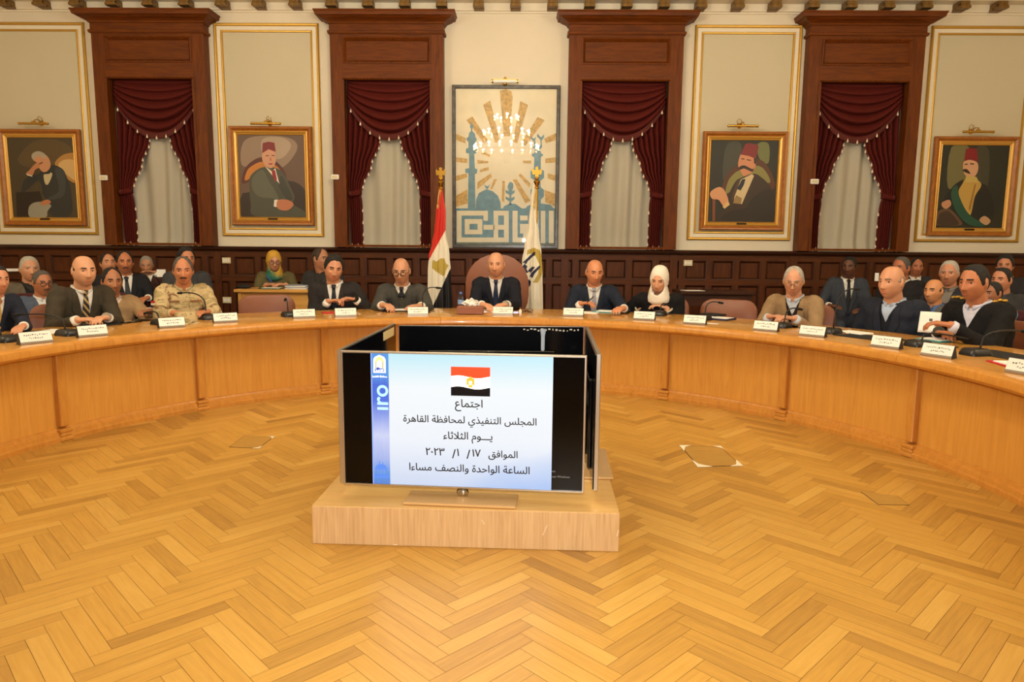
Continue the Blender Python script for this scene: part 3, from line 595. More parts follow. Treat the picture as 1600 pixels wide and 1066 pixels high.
# ------------------------------------------------------------------ podium and the four televisions
PA = R(-1.65); PO = V((-.951, 3.041, 0)); ex = V((cos(PA), sin(PA), 0)); ey = V((-sin(PA), cos(PA), 0)); PW, PD, PH = 1.395, 1.42, .18
pd = thing('podium', 'low oak veneer podium carrying the four televisions', 'podium', PO, PA)
q = MB(); q.box((PW / 2, .445, PH / 2), (PW, .89, PH), bev=.003); o = q.build('front_section', PODW, pd)
MB().box((PW / 2, .445, PH + .001), (PW - .006, .884, .004)).build('top_board', PODT, pd)
q = MB(); q.box((PW / 2 - .005, .897 + (PD - .897) / 2, PH / 2 + .0015), (PW - .02, PD - .9, PH + .003), bev=.003); q.build('rear_section', PODT, pd)
TAPE2 = mat('clear_scuff', (224, 200, 164), .3)
q = MB()
for x, z, h, a in ((1.06, .095, .05, .25), (.78, .125, .03, -.7), (1.385, .09, .03, 0), (.38, .006, .012, 1.57)): q.tube([(x - sin(a) * h / 2, -.0012, z - cos(a) * h / 2), (x + sin(a) * h / 2 + .006, -.0012, z + cos(a) * h / 2)], .003, 5)
q.build('scuff', TAPE2, pd)
def P3(x, y, z=0): return PO + ex * x + ey * y + V((0, 0, z))

# Arabic lettering: joined letter forms, laid out right to left
FORMS = {'ء': (0xFE80, 1), 'آ': (0xFE81, 2), 'أ': (0xFE83, 2), 'ؤ': (0xFE85, 2), 'إ': (0xFE87, 2), 'ئ': (0xFE89, 4), 'ا': (0xFE8D, 2), 'ب': (0xFE8F, 4), 'ة': (0xFE93, 2), 'ت': (0xFE95, 4), 'ث': (0xFE99, 4), 'ج': (0xFE9D, 4), 'ح': (0xFEA1, 4), 'خ': (0xFEA5, 4), 'د': (0xFEA9, 2), 'ذ': (0xFEAB, 2), 'ر': (0xFEAD, 2), 'ز': (0xFEAF, 2), 'س': (0xFEB1, 4), 'ش': (0xFEB5, 4), 'ص': (0xFEB9, 4), 'ض': (0xFEBD, 4), 'ط': (0xFEC1, 4), 'ظ': (0xFEC5, 4), 'ع': (0xFEC9, 4), 'غ': (0xFECD, 4), 'ف': (0xFED1, 4), 'ق': (0xFED5, 4), 'ك': (0xFED9, 4), 'ل': (0xFEDD, 4), 'م': (0xFEE1, 4), 'ن': (0xFEE5, 4), 'ه': (0xFEE9, 4), 'و': (0xFEED, 2), 'ى': (0xFEEF, 2), 'ي': (0xFEF1, 4)}
def arabic(s):
    s = s.replace('لا', 'ﻻ'); out = []
    dual = lambda c: c == 'ـ' or (c in FORMS and FORMS[c][1] == 4)
    joins = lambda c: c == 'ـ' or c == 'ﻻ' or (c in FORMS and FORMS[c][1] > 1)
    for i, c in enumerate(s):
        p = i > 0 and dual(s[i - 1]) and joins(c); nx = i + 1 < len(s) and dual(c) and joins(s[i + 1])
        if c == 'ﻻ': out.append(chr(0xFEFC if p else 0xFEFB))
        elif c in FORMS: out.append(chr(FORMS[c][0] + (3 if p and nx else 2 if nx else 1 if p else 0)))
        else: out.append(c)
    return ''.join(reversed(out))
def inside(P, x, y):
    r = False; n = len(P)
    for i in range(n):
        (a, b), (c, d) = P[i], P[(i + 1) % n]
        if (b > y) != (d > y) and x < (c - a) * (y - b) / (d - b) + a: r = not r
    return r
def text_mesh(body, width, m, bold=.012, height=None):
    """lettering as a flat mesh in x, z, centred, scaled to a width (or height); each outline is filled on its own"""
    cu = bpy.data.curves.new('lettering', 'FONT'); cu.body = body; cu.align_x = 'CENTER'; cu.resolution_u = 6
    o = bpy.data.objects.new('lettering', cu); COL.objects.link(o); dg = bpy.context.evaluated_depsgraph_get()
    c2 = o.evaluated_get(dg).to_curve(dg); loops = []
    for sp in c2.splines:
        P = []; B = sp.bezier_points; n = len(B)
        for i in range(n):
            a, b = B[i], B[(i + 1) % n]
            seg = geometry.interpolate_bezier(a.co, a.handle_right, b.handle_left, b.co, 6); P += [V((q.x, q.y, 0)) for q in seg[:-1]]
        P = [p for i, p in enumerate(P) if (p - P[i - 1]).length > 1e-5]
        if len(P) > 2: loops.append((sum(P[i - 1].x * P[i].y - P[i].x * P[i - 1].y for i in range(len(P))) / 2, P))
    o.evaluated_get(dg).to_curve_clear(); bpy.data.objects.remove(o); bpy.data.curves.remove(cu)
    pts = []; ed = []                                     # strokes cross themselves: keep every triangle the outlines wind around
    for a, P in loops: o_ = len(pts); pts += [p.to_2d() for p in P]; ed += [(o_ + i, o_ + (i + 1) % len(P)) for i in range(len(P))]
    vv, _, ff, *_ = geometry.delaunay_2d_cdt(pts, ed, [], 0, 1e-6)
    def winds(x, y):
        n = 0
        for a, P in loops:
            for i in range(len(P)):
                p, q = P[i - 1], P[i]
                if (p.y > y) != (q.y > y) and x < (q.x - p.x) * (y - p.y) / (q.y - p.y) + p.x: n += 1 if q.y > p.y else -1
        return n
    vs = [V((v.x, v.y, 0)) for v in vv]; fs = [tuple(f) for f in ff if winds(sum(vv[i].x for i in f) / 3, sum(vv[i].y for i in f) / 3)]
    xs = [v.x for v in vs]; ys = [v.y for v in vs]
    k = width / (max(xs) - min(xs)) if width else height / (max(ys) - min(ys)); cx = (max(xs) + min(xs)) / 2; cy = (max(ys) + min(ys)) / 2
    vs = [V(((v.x - cx) * k, 0, (v.y - cy) * k)) for v in vs]; b = bold * k * .8; q = MB()
    for i in range(8): q.add([v + V((b * cos(i * pi / 4), -.00005 * i, b * sin(i * pi / 4))) for v in vs], fs)
    return q.mesh('lettering', m)
def emi(name, col, e=1.0):
    return mat(name, col, .3, emit=e * 1.25, spec=.2)
def slide_material():
    m = bpy.data.materials.new('slide_glow'); m.use_nodes = True; n = m.node_tree.nodes; L = m.node_tree.links; b = n['Principled BSDF']
    tc = n.new('ShaderNodeTexCoord'); sx = n.new('ShaderNodeSeparateXYZ'); L.new(tc.outputs['Generated'], sx.inputs[0])
    r = n.new('ShaderNodeValToRGB'); e = r.color_ramp.elements; e[0].position = 0; e[0].color = lin((206, 220, 246)); e[1].position = 1; e[1].color = lin((196, 240, 252))
    k = e.new(.35); k.color = lin((240, 246, 254)); k = e.new(.75); k.color = lin((246, 252, 255)); L.new(sx.outputs['Z'], r.inputs[0])
    nz = n.new('ShaderNodeTexNoise'); nz.inputs['Scale'].default_value = 2.2; L.new(tc.outputs['Generated'], nz.inputs[0])
    # blue drift towards the lower right corner
    mu = n.new('ShaderNodeMath'); mu.operation = 'MULTIPLY_ADD'; mu.inputs[1].default_value = 1.0; L.new(sx.outputs['X'], mu.inputs[0])
    iv = n.new('ShaderNodeMath'); iv.operation = 'MULTIPLY'; iv.inputs[1].default_value = -2.2; L.new(sx.outputs['Z'], iv.inputs[0]); L.new(iv.outputs[0], mu.inputs[2])
    ad = n.new('ShaderNodeMath'); ad.operation = 'MULTIPLY_ADD'; ad.inputs[1].default_value = .7; L.new(nz.outputs[0], ad.inputs[0]); L.new(mu.outputs[0], ad.inputs[2])
    mr = n.new('ShaderNodeMapRange'); mr.inputs['From Min'].default_value = .75; mr.inputs['From Max'].default_value = 1.7; L.new(ad.outputs[0], mr.inputs[0])
    mx = n.new('ShaderNodeMix'); mx.data_type = 'RGBA'; mx.inputs['B'].default_value = lin((128, 178, 246)); L.new(mr.outputs[0], mx.inputs['Factor']); L.new(r.outputs[0], mx.inputs['A'])
    L.new(mx.outputs['Result'], b.inputs['Emission Color']); b.inputs['Emission Strength'].default_value = SLIDE_E; b.inputs['Base Color'].default_value = (.02, .02, .02, 1); b.inputs['Roughness'].default_value = .3
    return m
def band_material():
    m = bpy.data.materials.new('slide_band_glow'); m.use_nodes = True; n = m.node_tree.nodes; L = m.node_tree.links; b = n['Principled BSDF']
    tc = n.new('ShaderNodeTexCoord'); sx = n.new('ShaderNodeSeparateXYZ'); L.new(tc.outputs['Generated'], sx.inputs[0])
    r = n.new('ShaderNodeValToRGB'); e = r.color_ramp.elements; e[0].position = 0; e[0].color = lin((70, 120, 214)); e[1].position = 1; e[1].color = lin((70, 150, 230))
    for p, c in ((.12, (88, 150, 226)), (.25, (170, 186, 240)), (.42, (206, 214, 250)), (.55, (150, 170, 240)), (.68, (66, 110, 226)), (.8, (52, 100, 220)), (.88, (74, 150, 232))): k = e.new(p); k.color = lin(c)
    nz = n.new('ShaderNodeTexNoise'); nz.inputs['Scale'].default_value = 5; L.new(tc.outputs['Generated'], nz.inputs[0])
    ad = n.new('ShaderNodeMath'); ad.operation = 'MULTIPLY_ADD'; ad.inputs[1].default_value = .08; L.new(nz.outputs[0], ad.inputs[0]); L.new(sx.outputs['Z'], ad.inputs[2])
    L.new(ad.outputs[0], r.inputs[0]); L.new(r.outputs[0], b.inputs['Emission Color']); b.inputs['Emission Strength'].default_value = SLIDE_E; b.inputs['Base Color'].default_value = (.02, .02, .02, 1)
    return m
SLIDE_E = 1.2
TW, TH, TT = 1.131, .641, .045
BACKM = mat('tv_back', (9, 10, 14), .12)
def television(lb, loc, rz, facing, wd=TW):
    """screen towards local -y, bottom at the given height"""
    t = thing('television', lb, 'television', loc, rz, 'televisions on the podium')
    q = MB(); b = .009
    q.mitre(-wd / 2, wd / 2, 0, TH, [(0, .014), (0, -.002), (.003, -.006), (b, -.006), (b, .0), (b, .014)]); q.build('bezel', SILVER, t)
    MB().box((0, .006, TH / 2), (wd - 2 * b, .010, TH - 2 * b)).build('screen', GLOSSB, t)
    q = MB(); q.box((0, .017, TH / 2), (wd - .004, .007, TH - .004), bev=.002); q.box((0, .028, TH * .42), (wd * .7, .02, TH * .7), bev=.008); q.box((0, .044, TH * .3), (wd * .45, .014, TH * .36), bev=.006)
    q.build('back_cover', BACKM, t)
    zb = loc[2] - PH - .004
    MB().box((.0, -.02, -zb + .0065), (.52, .17, .012), bev=.004).build('stand_base', mat('polished_stand', (214, 172, 116), .16, .15), t)  # beige of the mirrored podium top is put into the metal's colour
    q = MB(); q.tube([(0, .03, -zb + .01), (0, .03, .03)], .024, 14); q.ball((0, .012, -zb + .03), (.03, .02, .022)); q.build('stand_neck', mat('chrome', (190, 186, 180), .12, 1), t, 40)
    return t
fl = at(529, 547.5, z=.876); fr = at(921, 556, z=.876); rzf = atan2(fr.y - fl.y, fr.x - fl.x); c = (fl + fr) / 2
ftv = television('front television showing the blue and white meeting slide in Arabic', (c.x, c.y, .876 - TH), rzf, 0)
# the slide
SX0, SX1 = -TW / 2 + .146, TW / 2 - .148
e = lambda u: -TW / 2 + .009 + (u - 533.5) / (919 - 533.5) * (TW - .018)          # photo column on the screen
zz = lambda v: TH - .009 - (v - 554) / (764.5 - 554) * (TH - .018)
def slab(name, x0, x1, z0, z1, m, lift, parent): return MB().box(((x0 + x1) / 2, -lift, (z0 + z1) / 2), (x1 - x0, .0006, z1 - z0)).build(name, m, parent)
sl = slab('slide', e(581), e(870), .0095, TH - .0095, slide_material(), .0014, ftv)
bd = slab('slide_band', e(581), e(608), .0095, TH - .0095, band_material(), .0022, ftv)
slab('slide_edge', e(579), e(581), .0095, TH - .0095, emi('slide_edge_glow', (120, 150, 226), .7), .0014, ftv)
def shape(name, P, m, lift, parent=ftv):
    return MB().add([(x, -lift, z) for x, z in P], [tuple(range(len(P)))]).build(name, m, parent)
EW = emi('slide_white', (250, 252, 255), .95); EY = emi('slide_yellow', (238, 226, 120), .9); EN = emi('slide_navy', (50, 70, 160), .8)
lc = e(593.5)
shape('slide_emblem', [(lc + x, zz(y)) for x, y in ((-.029, 585), (-.029, 564), (-.022, 560), (0, 556.5), (.022, 560), (.029, 564), (.029, 585))], EW, .003)
shape('slide_emblem', [(lc + x, zz(y)) for x, y in ((-.021, 578), (-.021, 566), (-.014, 562), (0, 559), (.014, 562), (.021, 566), (.021, 578), (.013, 578), (.013, 568), (0, 564), (-.013, 568), (-.013, 578))], EY, .0034)
for x in (-.017, -.009, .013, .018): slab('slide_emblem', lc + x - .0012, lc + x + .0012, zz(579), zz(566 + abs(x) * 60), EN, .0036, ftv)
shape('slide_emblem', [(lc + x, zz(y)) for x, y in ((-.022, 583), (-.022, 579), (-.008, 576), (0, 577), (.022, 578.5), (.022, 583))], EN, .0037)
tm = text_mesh(arabic('القاهرة'), .036, EW, .02); link('slide_lettering', tm, ftv, 0, (lc, -.004, zz(581)))
tm = text_mesh(arabic('محافظة القاهرة'), .068, EW, .03); link('slide_lettering', tm, ftv, 0, (lc, -.0035, zz(591)))
tm = text_mesh('ıro', None, emi('slide_pale_blue', (150, 196, 246), .9), .02, .05); o = link('slide_lettering', tm, ftv, 0, (lc + .012, -.003, zz(624))); o.rotation_euler = (0, -pi / 2, 0)
q = MB()                                                 # faint mosque at the foot of the band
for x, h in ((-.022, .05), (-.008, .075), (.008, .07), (.022, .05)): q.box((lc + x, -.003, zz(752) + h / 2), (.004, .0006, h))
q.add([(lc + a, -.003, zz(741) + b) for a, b in [(.03 * cos(R(k)), .028 * sin(R(k))) for k in range(0, 181, 15)]], [tuple(range(13))]); q.box((lc, -.003, zz(752)), (.07, .0006, .014))
q.build('slide_skyline', emi('slide_mid_blue', (74, 116, 206), .8), ftv)
fx0, fx1, fz0, fz1 = e(708.5), e(771), zz(618), zz(572.5); fh = fz1 - fz0
wav = lambda t, z: z + .006 * sin(t * 6.6 + .3)
def fband(zlo, zhi, m, wl, wh):
    q = MB(); n = 24; vs = []
    for i in range(n + 1):
        t = i / n; x = lerp(fx0, fx1, t); vs += [(x, -.0026, wav(t, zlo) if wl else zlo), (x, -.0026, wav(t, zhi) if wh else zhi)]
    q.add(vs, [(2 * i, 2 * i + 2, 2 * i + 3, 2 * i + 1) for i in range(n)]); return q.build('slide_flag', m, ftv)
fband(fz0 + fh * .66, fz1, emi('slide_red', (236, 66, 36), .9), 1, 0); fband(fz0 + fh * .28, fz0 + fh * .66, EW, 1, 1); fband(fz0, fz0 + fh * .28, emi('slide_black', (14, 14, 18), .3), 0, 1)
fc = ((fx0 + fx1) / 2, fz0 + fh * .47)
shape('slide_flag', [(fc[0] + x * .02, fc[1] + y * .026) for x, y in ((-.3, .8), (-.9, .7), (-.9, -.5), (-.4, -.4), (-.5, -.9), (.5, -.9), (.4, -.4), (.9, -.5), (.9, .7), (.3, .8), (.2, 1.05), (-.15, 1.05))], emi('slide_gold', (206, 160, 50), .8), .0034)
shape('slide_flag', [(fc[0] + x * .007, fc[1] - .002 + y * .011) for x, y in ((-1, .8), (-1, -.5), (0, -1), (1, -.5), (1, .8))], EW, .0038)
INKS = mat('slide_ink', (14, 18, 28), .5)
for s, u0, u1, v in (('اجتماع', 715, 759, 633), ('المجلس التنفيذي لمحافظة القاهرة', 631, 845, 659), ('يـــوم الثلاثاء', 696, 775, 684.5), ('الساعة الواحدة والنصف مساءا', 640, 835, 735.5)):
    tm = text_mesh(arabic(s), e(u1) - e(u0), INKS, .016); link('slide_lettering', tm, ftv, 0, ((e(u0) + e(u1)) / 2, -.0026, zz(v)))
tm = text_mesh(arabic('الموافق'), e(815.5) - e(769), INKS, .016); link('slide_lettering', tm, ftv, 0, ((e(769) + e(815.5)) / 2, -.0026, zz(711)))
for s, u, v, h in (('١٧', 749.5, 708.5, 11.5), ('/', 736.5, 711, 14), ('١', 719.5, 708.5, 11.5), ('/', 713, 711, 14), ('٢٠٢٣', 682.5, 708.5, 11.5)):
    tm = text_mesh(s, None, INKS, .02, h * (TH - .018) / 210.5); link('slide_lettering', tm, ftv, 0, (e(u), -.0026, zz(v)))
EG = emi('screen_grey', (120, 118, 120), .35)
for s, u0, u1, v in (('ate Windows', 871, 899, 742), ('ws', 870, 876, 734)):
    tm = text_mesh(s, e(u1) - e(u0), EG, .006); link('slide_lettering', tm, ftv, 0, ((e(u0) + e(u1)) / 2, -.0022, zz(v)))
# the other three, screens turned outwards
rl, rr = at(623.6, 508, z=.876), at(911.7, 510, z=.876); rz = atan2(rr.y - rl.y, rr.x - rl.x); c = (rl + rr) / 2
o = television('rear television facing the chairman with its glossy back to the front screen', (c.x, c.y, .876 - TH), rz + pi, 0)
MB().tube([(-.315, .021, .625), (-.315, .023, .58), (-.315, .024, .4)], [.020, .012, .010], 6).build('cable_or_reflection', mat('pale_reflection', (190, 204, 226), .4), o)  # bluish-white reflection on the glossy back, modelled as a thin pale strip
rd = random.Random(3); q = MB()
for k in range(16): q.box((-.2 - .022 * k, .0212, TH - .016 - rd.uniform(0, .012)), (rd.uniform(.006, .016), .0012, rd.uniform(.005, .012)))
q.build('tape_residue', mat('torn_tape', (214, 206, 190), .7), o)
la, lb_ = at(530, 546.5, z=.876), at(617, 504.5, z=.876); d = (lb_ - la); rz = atan2(d.y, d.x); c = (la + lb_) / 2; c = la + d.normalized() * TW / 2 + V((-.006, 0, 0))
ltv = television('left television turned outward with yellow stickers on its dark back', (c.x, c.y, .876 - TH), rz + pi, 0)
STK = mat('yellow_sticker', (226, 206, 150), .6)
MB().box((-.37, .0212, .60), (.27, .002, .05)).build('sticker', STK, ltv); MB().box((.14, .0450, .49), (.06, .002, .09)).build('sticker', STK, ltv); MB().box((-.12, .0385, .43), (.09, .004, .05), bev=.001).build('vent', BLACK, ltv)
ra, rb_ = at(936.5, 554, z=.876), at(915.5, 506, z=.876); d = (rb_ - ra); rz = atan2(d.y, d.x); c = ra + d.normalized() * TW / 2 + V((.004, 0, 0))
rtv = television('right television turned outward with its dark back towards the front screen', (c.x, c.y, .876 - TH), rz, 0)
MB().box((-.1, .0385, .42), (.1, .004, .05), bev=.001).build('vent', BLACK, rtv)

# ------------------------------------------------------------------ flags
def smooth_rows(tab, y): return interp(tab, y)
def flag(name_lb, px_pole, Y, left, right, top_px, mats, face_mat, seed, pole_px=None):
    ph = at(px_pole[0], px_pole[1], Y=Y); t = thing('flag', name_lb, 'flag', (ph.x, Y, 0))
    zt = ph.z
    q = MB(); q.tube([(0, 0, .0), (0, 0, zt - .2)], .016, 10); q.build('pole', BRASS, t, 40)
    MB().lathe((0, 0, 0), [(.16, 0), (.165, .012), (.14, .03), (.06, .05), (.03, .09), (.02, .1)], 24).build('base', BRASS, t, 40)
    q = MB(); q.lathe((0, 0, zt - .24), [(.016, 0), (.03, .01), (.03, .018), (.018, .03), (.026, .05), (.04, .08), (.03, .1), (.014, .115), (.03, .125), (.03, .135), (.012, .145)], 14); q.build('finial', BRASS, t, 40)
    q = MB(); z0 = zt - .1                                  # the eagle
    q.prism_y([(-.022, z0), (.022, z0), (.018, z0 + .03), (.05, z0 + .022), (.058, z0 + .07), (.05, z0 + .1), (.03, z0 + .075), (.014, z0 + .085), (.016, z0 + .11), (.0, z0 + .12), (-.022, z0 + .108), (-.012, z0 + .086), (-.03, z0 + .075), (-.05, z0 + .1), (-.058, z0 + .07), (-.05, z0 + .022), (-.018, z0 + .03)], -.012, .012); q.build('eagle', BRASS, t)
    nu, nv = 84, 230; y0, y1 = top_px, 640
    vs = []; uvp = []
    for side in (0, 1):
        for j in range(nv + 1):
            y = lerp(y0, y1, j / nv); xl, xr = smooth_rows(left, y), smooth_rows(right, y)
            for i in range(nu + 1):
                u = i / nu; x = lerp(xl, xr, u); dd = (j / nv) ** .7
                fold = .026 * dd * sin(u * 17 + seed + .9 * sin(j / nv * 4)) + .012 * dd * sin(u * 31 + j / nv * 6.5)
                yy = Y - (.01 + .06 * dd) * sin(pi * u) + fold * sin(pi * u) if side == 0 else Y + .012 + .03 * dd * sin(pi * u)
                p = at(x, y, Y=yy); vs.append((p.x - ph.x, p.y - Y, p.z)); uvp.append((x, y))
    fs = []; mi = []; W1 = nu + 1; off = (nv + 1) * W1
    for side in (0, 1):
        for j in range(nv):
            for i in range(nu):
                a = side * off + j * W1 + i; f = (a, a + 1, a + W1 + 1, a + W1); fs.append(f if side else f[::-1])
                mi.append(face_mat((uvp[a][0] + uvp[a + 1][0]) / 2, (uvp[a][1] + uvp[a + W1][1]) / 2) if side == 0 else face_mat(uvp[a][0], uvp[a][1]))
    for j in range(nv):
        for i in (0, nu):
            a = j * W1 + i; fs.append((a, a + W1, a + W1 + off, a + off)); mi.append(face_mat(*uvp[a]))
    q = MB(); q.add(vs, fs); q.m = mi; q.build('cloth', mats, t, 1)
    q = MB(); q.tube([(-.01, -.03, zt - .24), (-.025, -.05, zt - .34), (-.03, -.05, zt - .42)], .007, 6); q.ball((-.031, -.05, zt - .44), (.013, .013, .03), 8, 5); q.build('tassel', mat('gold_cord', (206, 176, 100), .6), t, 1)
    return t
CLW = mat('white_satin', (236, 226, 204), .45, sheen=.2); CLR = mat('red_satin', (206, 36, 20), .45); CLK = mat('black_satin', (24, 22, 24), .45); CLG = mat('gold_print', (186, 158, 66), .5); CLN = mat('navy_print', (24, 28, 66), .5)
EAG = [(676, 406), (682, 409), (688, 404), (694, 404), (697, 412), (701, 415), (697, 422), (694, 432), (688, 429), (681, 424), (675, 419)]
def f1(x, y):
    if y < 407 - (x - 670) * (47 / 25.8): return 1
    if y > 419 + (704 - x) * 2.15: return 2
    return 3 if inside(EAG, x, y) else 0
flag('red white and black striped flag with a gold eagle left of the chairman', (688.5, 264), 8.45, [(292, 685.5), (335, 681), (360, 679), (380, 675), (400, 670), (425, 668.5), (483, 667.5), (640, 668)], [(292, 691.5), (335, 696.5), (360, 696.2), (400, 702.5), (425, 704.5), (483, 707), (640, 708)], 292, [CLW, CLR, CLK, CLG], f1, .4)
g6 = lambda *P: [(660 + a / 6.154, 370 + b / 6.154) for a, b in P]
NAVY = [g6((962, 250), (1070, 150), (1090, 152), (1085, 170), (1010, 240), (1000, 262)), g6((958, 285), (985, 262), (1010, 285), (1000, 310), (1020, 345), (980, 360)), g6((1010, 330), (1060, 285), (1085, 290), (1045, 345)), g6((1030, 385), (1045, 350), (1115, 285), (1135, 280), (1130, 300), (1075, 360), (1060, 395)), g6((945, 350), (1045, 430), (1038, 470), (985, 502), (965, 480), (1010, 450), (940, 385))]
GLD = [g6((1010, 130), (1070, 105), (1130, 130), (1160, 230), (1150, 360), (1110, 440), (1060, 445), (1110, 360), (1125, 270), (1090, 190), (1040, 160), (1005, 175))]
def f2(x, y):
    for P in NAVY:
        if inside(P, x, y): return 1
    return 2 if any(inside(P, x, y) for P in GLD) else 0
flag('white flag with navy minarets and a gold disc right of the chairman', (839, 263), 8.45, [(284, 833), (307, 830), (350, 826), (385, 819.5), (407, 815.8), (440, 815.2), (485, 816), (640, 816)], [(284, 837.5), (295, 837), (330, 839), (370, 842.5), (395, 846), (425, 847.5), (485, 848.5), (640, 849)], 284, [CLW, CLN, CLG], f2, 2.2)
# ------------------------------------------------------------------ people
TMP = bpy.data.scenes.new('workbench')
def fuse(mb, voxel, smooth_it=3, name='m'):
    """one closed surface grown from overlapping shapes"""
    me = mb.mesh(name, []); bm = bmesh.new(); bm.from_mesh(me); bmesh.ops.recalc_face_normals(bm, faces=bm.faces); bm.to_mesh(me); bm.free()
    o = bpy.data.objects.new(name, me); TMP.collection.objects.link(o)
    md = o.modifiers.new('r', 'REMESH'); md.mode = 'VOXEL'; md.voxel_size = voxel
    if smooth_it: sm = o.modifiers.new('s', 'SMOOTH'); sm.factor = .5; sm.iterations = smooth_it
    dg = None
    with bpy.context.temp_override(scene=TMP, view_layer=TMP.view_layers[0]): dg = bpy.context.evaluated_depsgraph_get(); dg.update()
    r = bpy.data.meshes.new_from_object(o.evaluated_get(dg)); bpy.data.objects.remove(o); bpy.data.meshes.remove(me); return r
def bvh_of(me): return BVHTree.FromPolygons([v.co.copy() for v in me.vertices], [tuple(p.vertices) for p in me.polygons])
def cast(bvh, x, z, yd=None, y0=-1.5):
    h = bvh.ray_cast(V((x, y0, z)), V((0, 1, 0)))
    return h[0].y if h[0] is not None else yd
def patch(q, bvh, rows, nx=5, off=.004, th=.008, mi=0):
    """strip of cloth laid on a surface from the front: rows of (z, x left, x right)"""
    G = []; last = None
    for z, a, b in rows:
        r = []
        for i in range(nx + 1):
            x = lerp(a, b, i / nx); y = cast(bvh, x, z, last); last = y if y is not None else last; r.append((x, (y if y is not None else -.1) - off, z))
        G.append(r)
    n = nx + 1; vs = [p for r in G for p in r]; N = len(vs); vs += [(x, y + th, z) for x, y, z in vs]; fs = []
    for j in range(len(G) - 1):
        for i in range(nx): a = j * n + i; fs += [(a, a + n, a + n + 1, a + 1), (a + N, a + 1 + N, a + n + 1 + N, a + n + N)]
    B = [i for i in range(n)] + [j * n + nx for j in range(1, len(G))] + [(len(G) - 1) * n + i for i in range(nx - 1, -1, -1)] + [j * n for j in range(len(G) - 2, 0, -1)]
    for a, b in zip(B, B[1:] + B[:1]): fs.append((a, b, b + N, a + N))
    return q.add(vs, fs, mi)
def ga(x, s): return math.exp(-(x / s) ** 2)
def head_pt(lon, lat, hp, plain=False):
    dx, dy, dz = cos(lat) * sin(lon), -cos(lat) * cos(lon), sin(lat)
    cl = max(1e-4, cos(lat)); k = cl ** (.74 if dz > 0 else .72) / cl
    x, y, z = .0745 * hp.get('w', 1) * dx * k, .096 * dy * k, .118 * math.copysign(abs(dz) ** .94, dz)
    if z < 0:
        t = -z / .118; x *= 1 - .27 * t ** 1.7 * (1 if y < .03 else .6); y *= (1 - .13 * t * t) if y < 0 else (1 - .45 * t)
    else:
        y *= 1.05 if y > 0 else 1 - .09 * (z / .118) ** 2
    if plain: return V((x, y, z))
    f = min(1, max(0, -dy * 1.6 - .15)); d = 0; ax = abs(x)
    d += .005 * ga(z - .030, .011) * ga(ax - .028, .026) - .012 * ga(ax - .031, .016) * ga(z - .010, .012)
    nz = interp([(-.050, 0), (-.034, 1), (-.026, .95), (.0, .55), (.02, .12), (.03, 0)], z)
    d += .025 * hp.get('nose', 1) * nz * ga(x, .0105 + .004 * max(0, -z / .04)); d += .008 * ga(ax - .014, .007) * ga(z + .033, .008)
    d += .007 * ga(x, .024) * (ga(z + .0555, .0065) + ga(z + .0705, .0075)) - .004 * ga(x, .024) * ga(z + .0625, .003)
    d += .009 * ga(x, .024) * ga(z + .100, .016) + .004 * ga(ax - .046, .02) * ga(z + .018, .02) - .004 * ga(ax - .05, .018) * ga(z + .06, .025) * (1 - hp.get('fat', 0) * 2)
    x *= 1 + hp.get('fat', 0) * .10 * ga(z + .06, .05)
    return V((x, y - d * f, z))
def head_grid(hp, fn=None, nl=84, nt=64, plain=False):
    vs = []; info = []
    for j in range(nt + 1):
        lat = -pi / 2 + pi * min(max(j / nt, .008), .992)
        for i in range(nl):
            a = -pi + 2 * pi * i / nl; lon = a - .45 * sin(a); p = head_pt(lon, lat, hp, plain); info.append((lon, p)); vs.append(p)
    fs = [(j * nl + i, j * nl + (i + 1) % nl, (j + 1) * nl + (i + 1) % nl, (j + 1) * nl + i) for j in range(nt) for i in range(nl)]
    return vs, fs, info, nl, nt
def hand_mb(q, w, d, up, side, curl, s, spread=.0):
    """wrist w, pointing d, back of hand facing up, thumb on the given side (+1/-1 along d x up)"""
    d = d.normalized(); up = (up - d * up.dot(d)).normalized(); lat = d.cross(up) * side
    for k in range(4):
        o = lat * (.027 - .018 * k) * s; kn = w + d * (.088 - .003 * abs(k - 1)) * s + o
        q.capsule(w + o * .65 + d * .012 * s, kn, .0155 * s, .0125 * s, 8)
        L = (.9, 1, .95, .76)[k]; p = kn; ang = curl * .45; dd = (d + lat * (.12 - .08 * k) * (1 + spread)).normalized()
        for sg, rr in zip((.044, .028, .022), ((.0098, .0092), (.0092, .0084), (.0084, .0072))):
            e = p + (dd * cos(ang) - up * sin(ang)) * sg * L * s; q.capsule(p, e, rr[0] * s, rr[1] * s, 8); p = e; ang += curl * .75
    p = w + d * .026 * s + lat * .024 * s; e = p + (d * .62 + lat * .62 - up * .35).normalized() * .042 * s; q.capsule(p, e, .0155 * s, .0115 * s, 8)
    e2 = e + (d * .9 + lat * .1 - up * (.1 + curl * .3)).normalized() * .034 * s; q.capsule(e, e2, .0112 * s, .0085 * s, 8)
SKIN = {}
def skin(c):
    k = 'skin_%d_%d_%d' % c
    if k not in SKIN:
        m = mat(k, c, .5, bump=.05, bscale=300, var=.05, vscale=30); SKIN[k] = m
        m.node_tree.nodes['Principled BSDF'].inputs['Subsurface Weight'].default_value = .0
    return SKIN[k]
def cloth(c, rough=.85, bump=.12): return mat('cloth_%d_%d_%d' % c, c, rough, bump=bump, bscale=220, var=.08, vscale=18, spec=.25)
CAMO = None
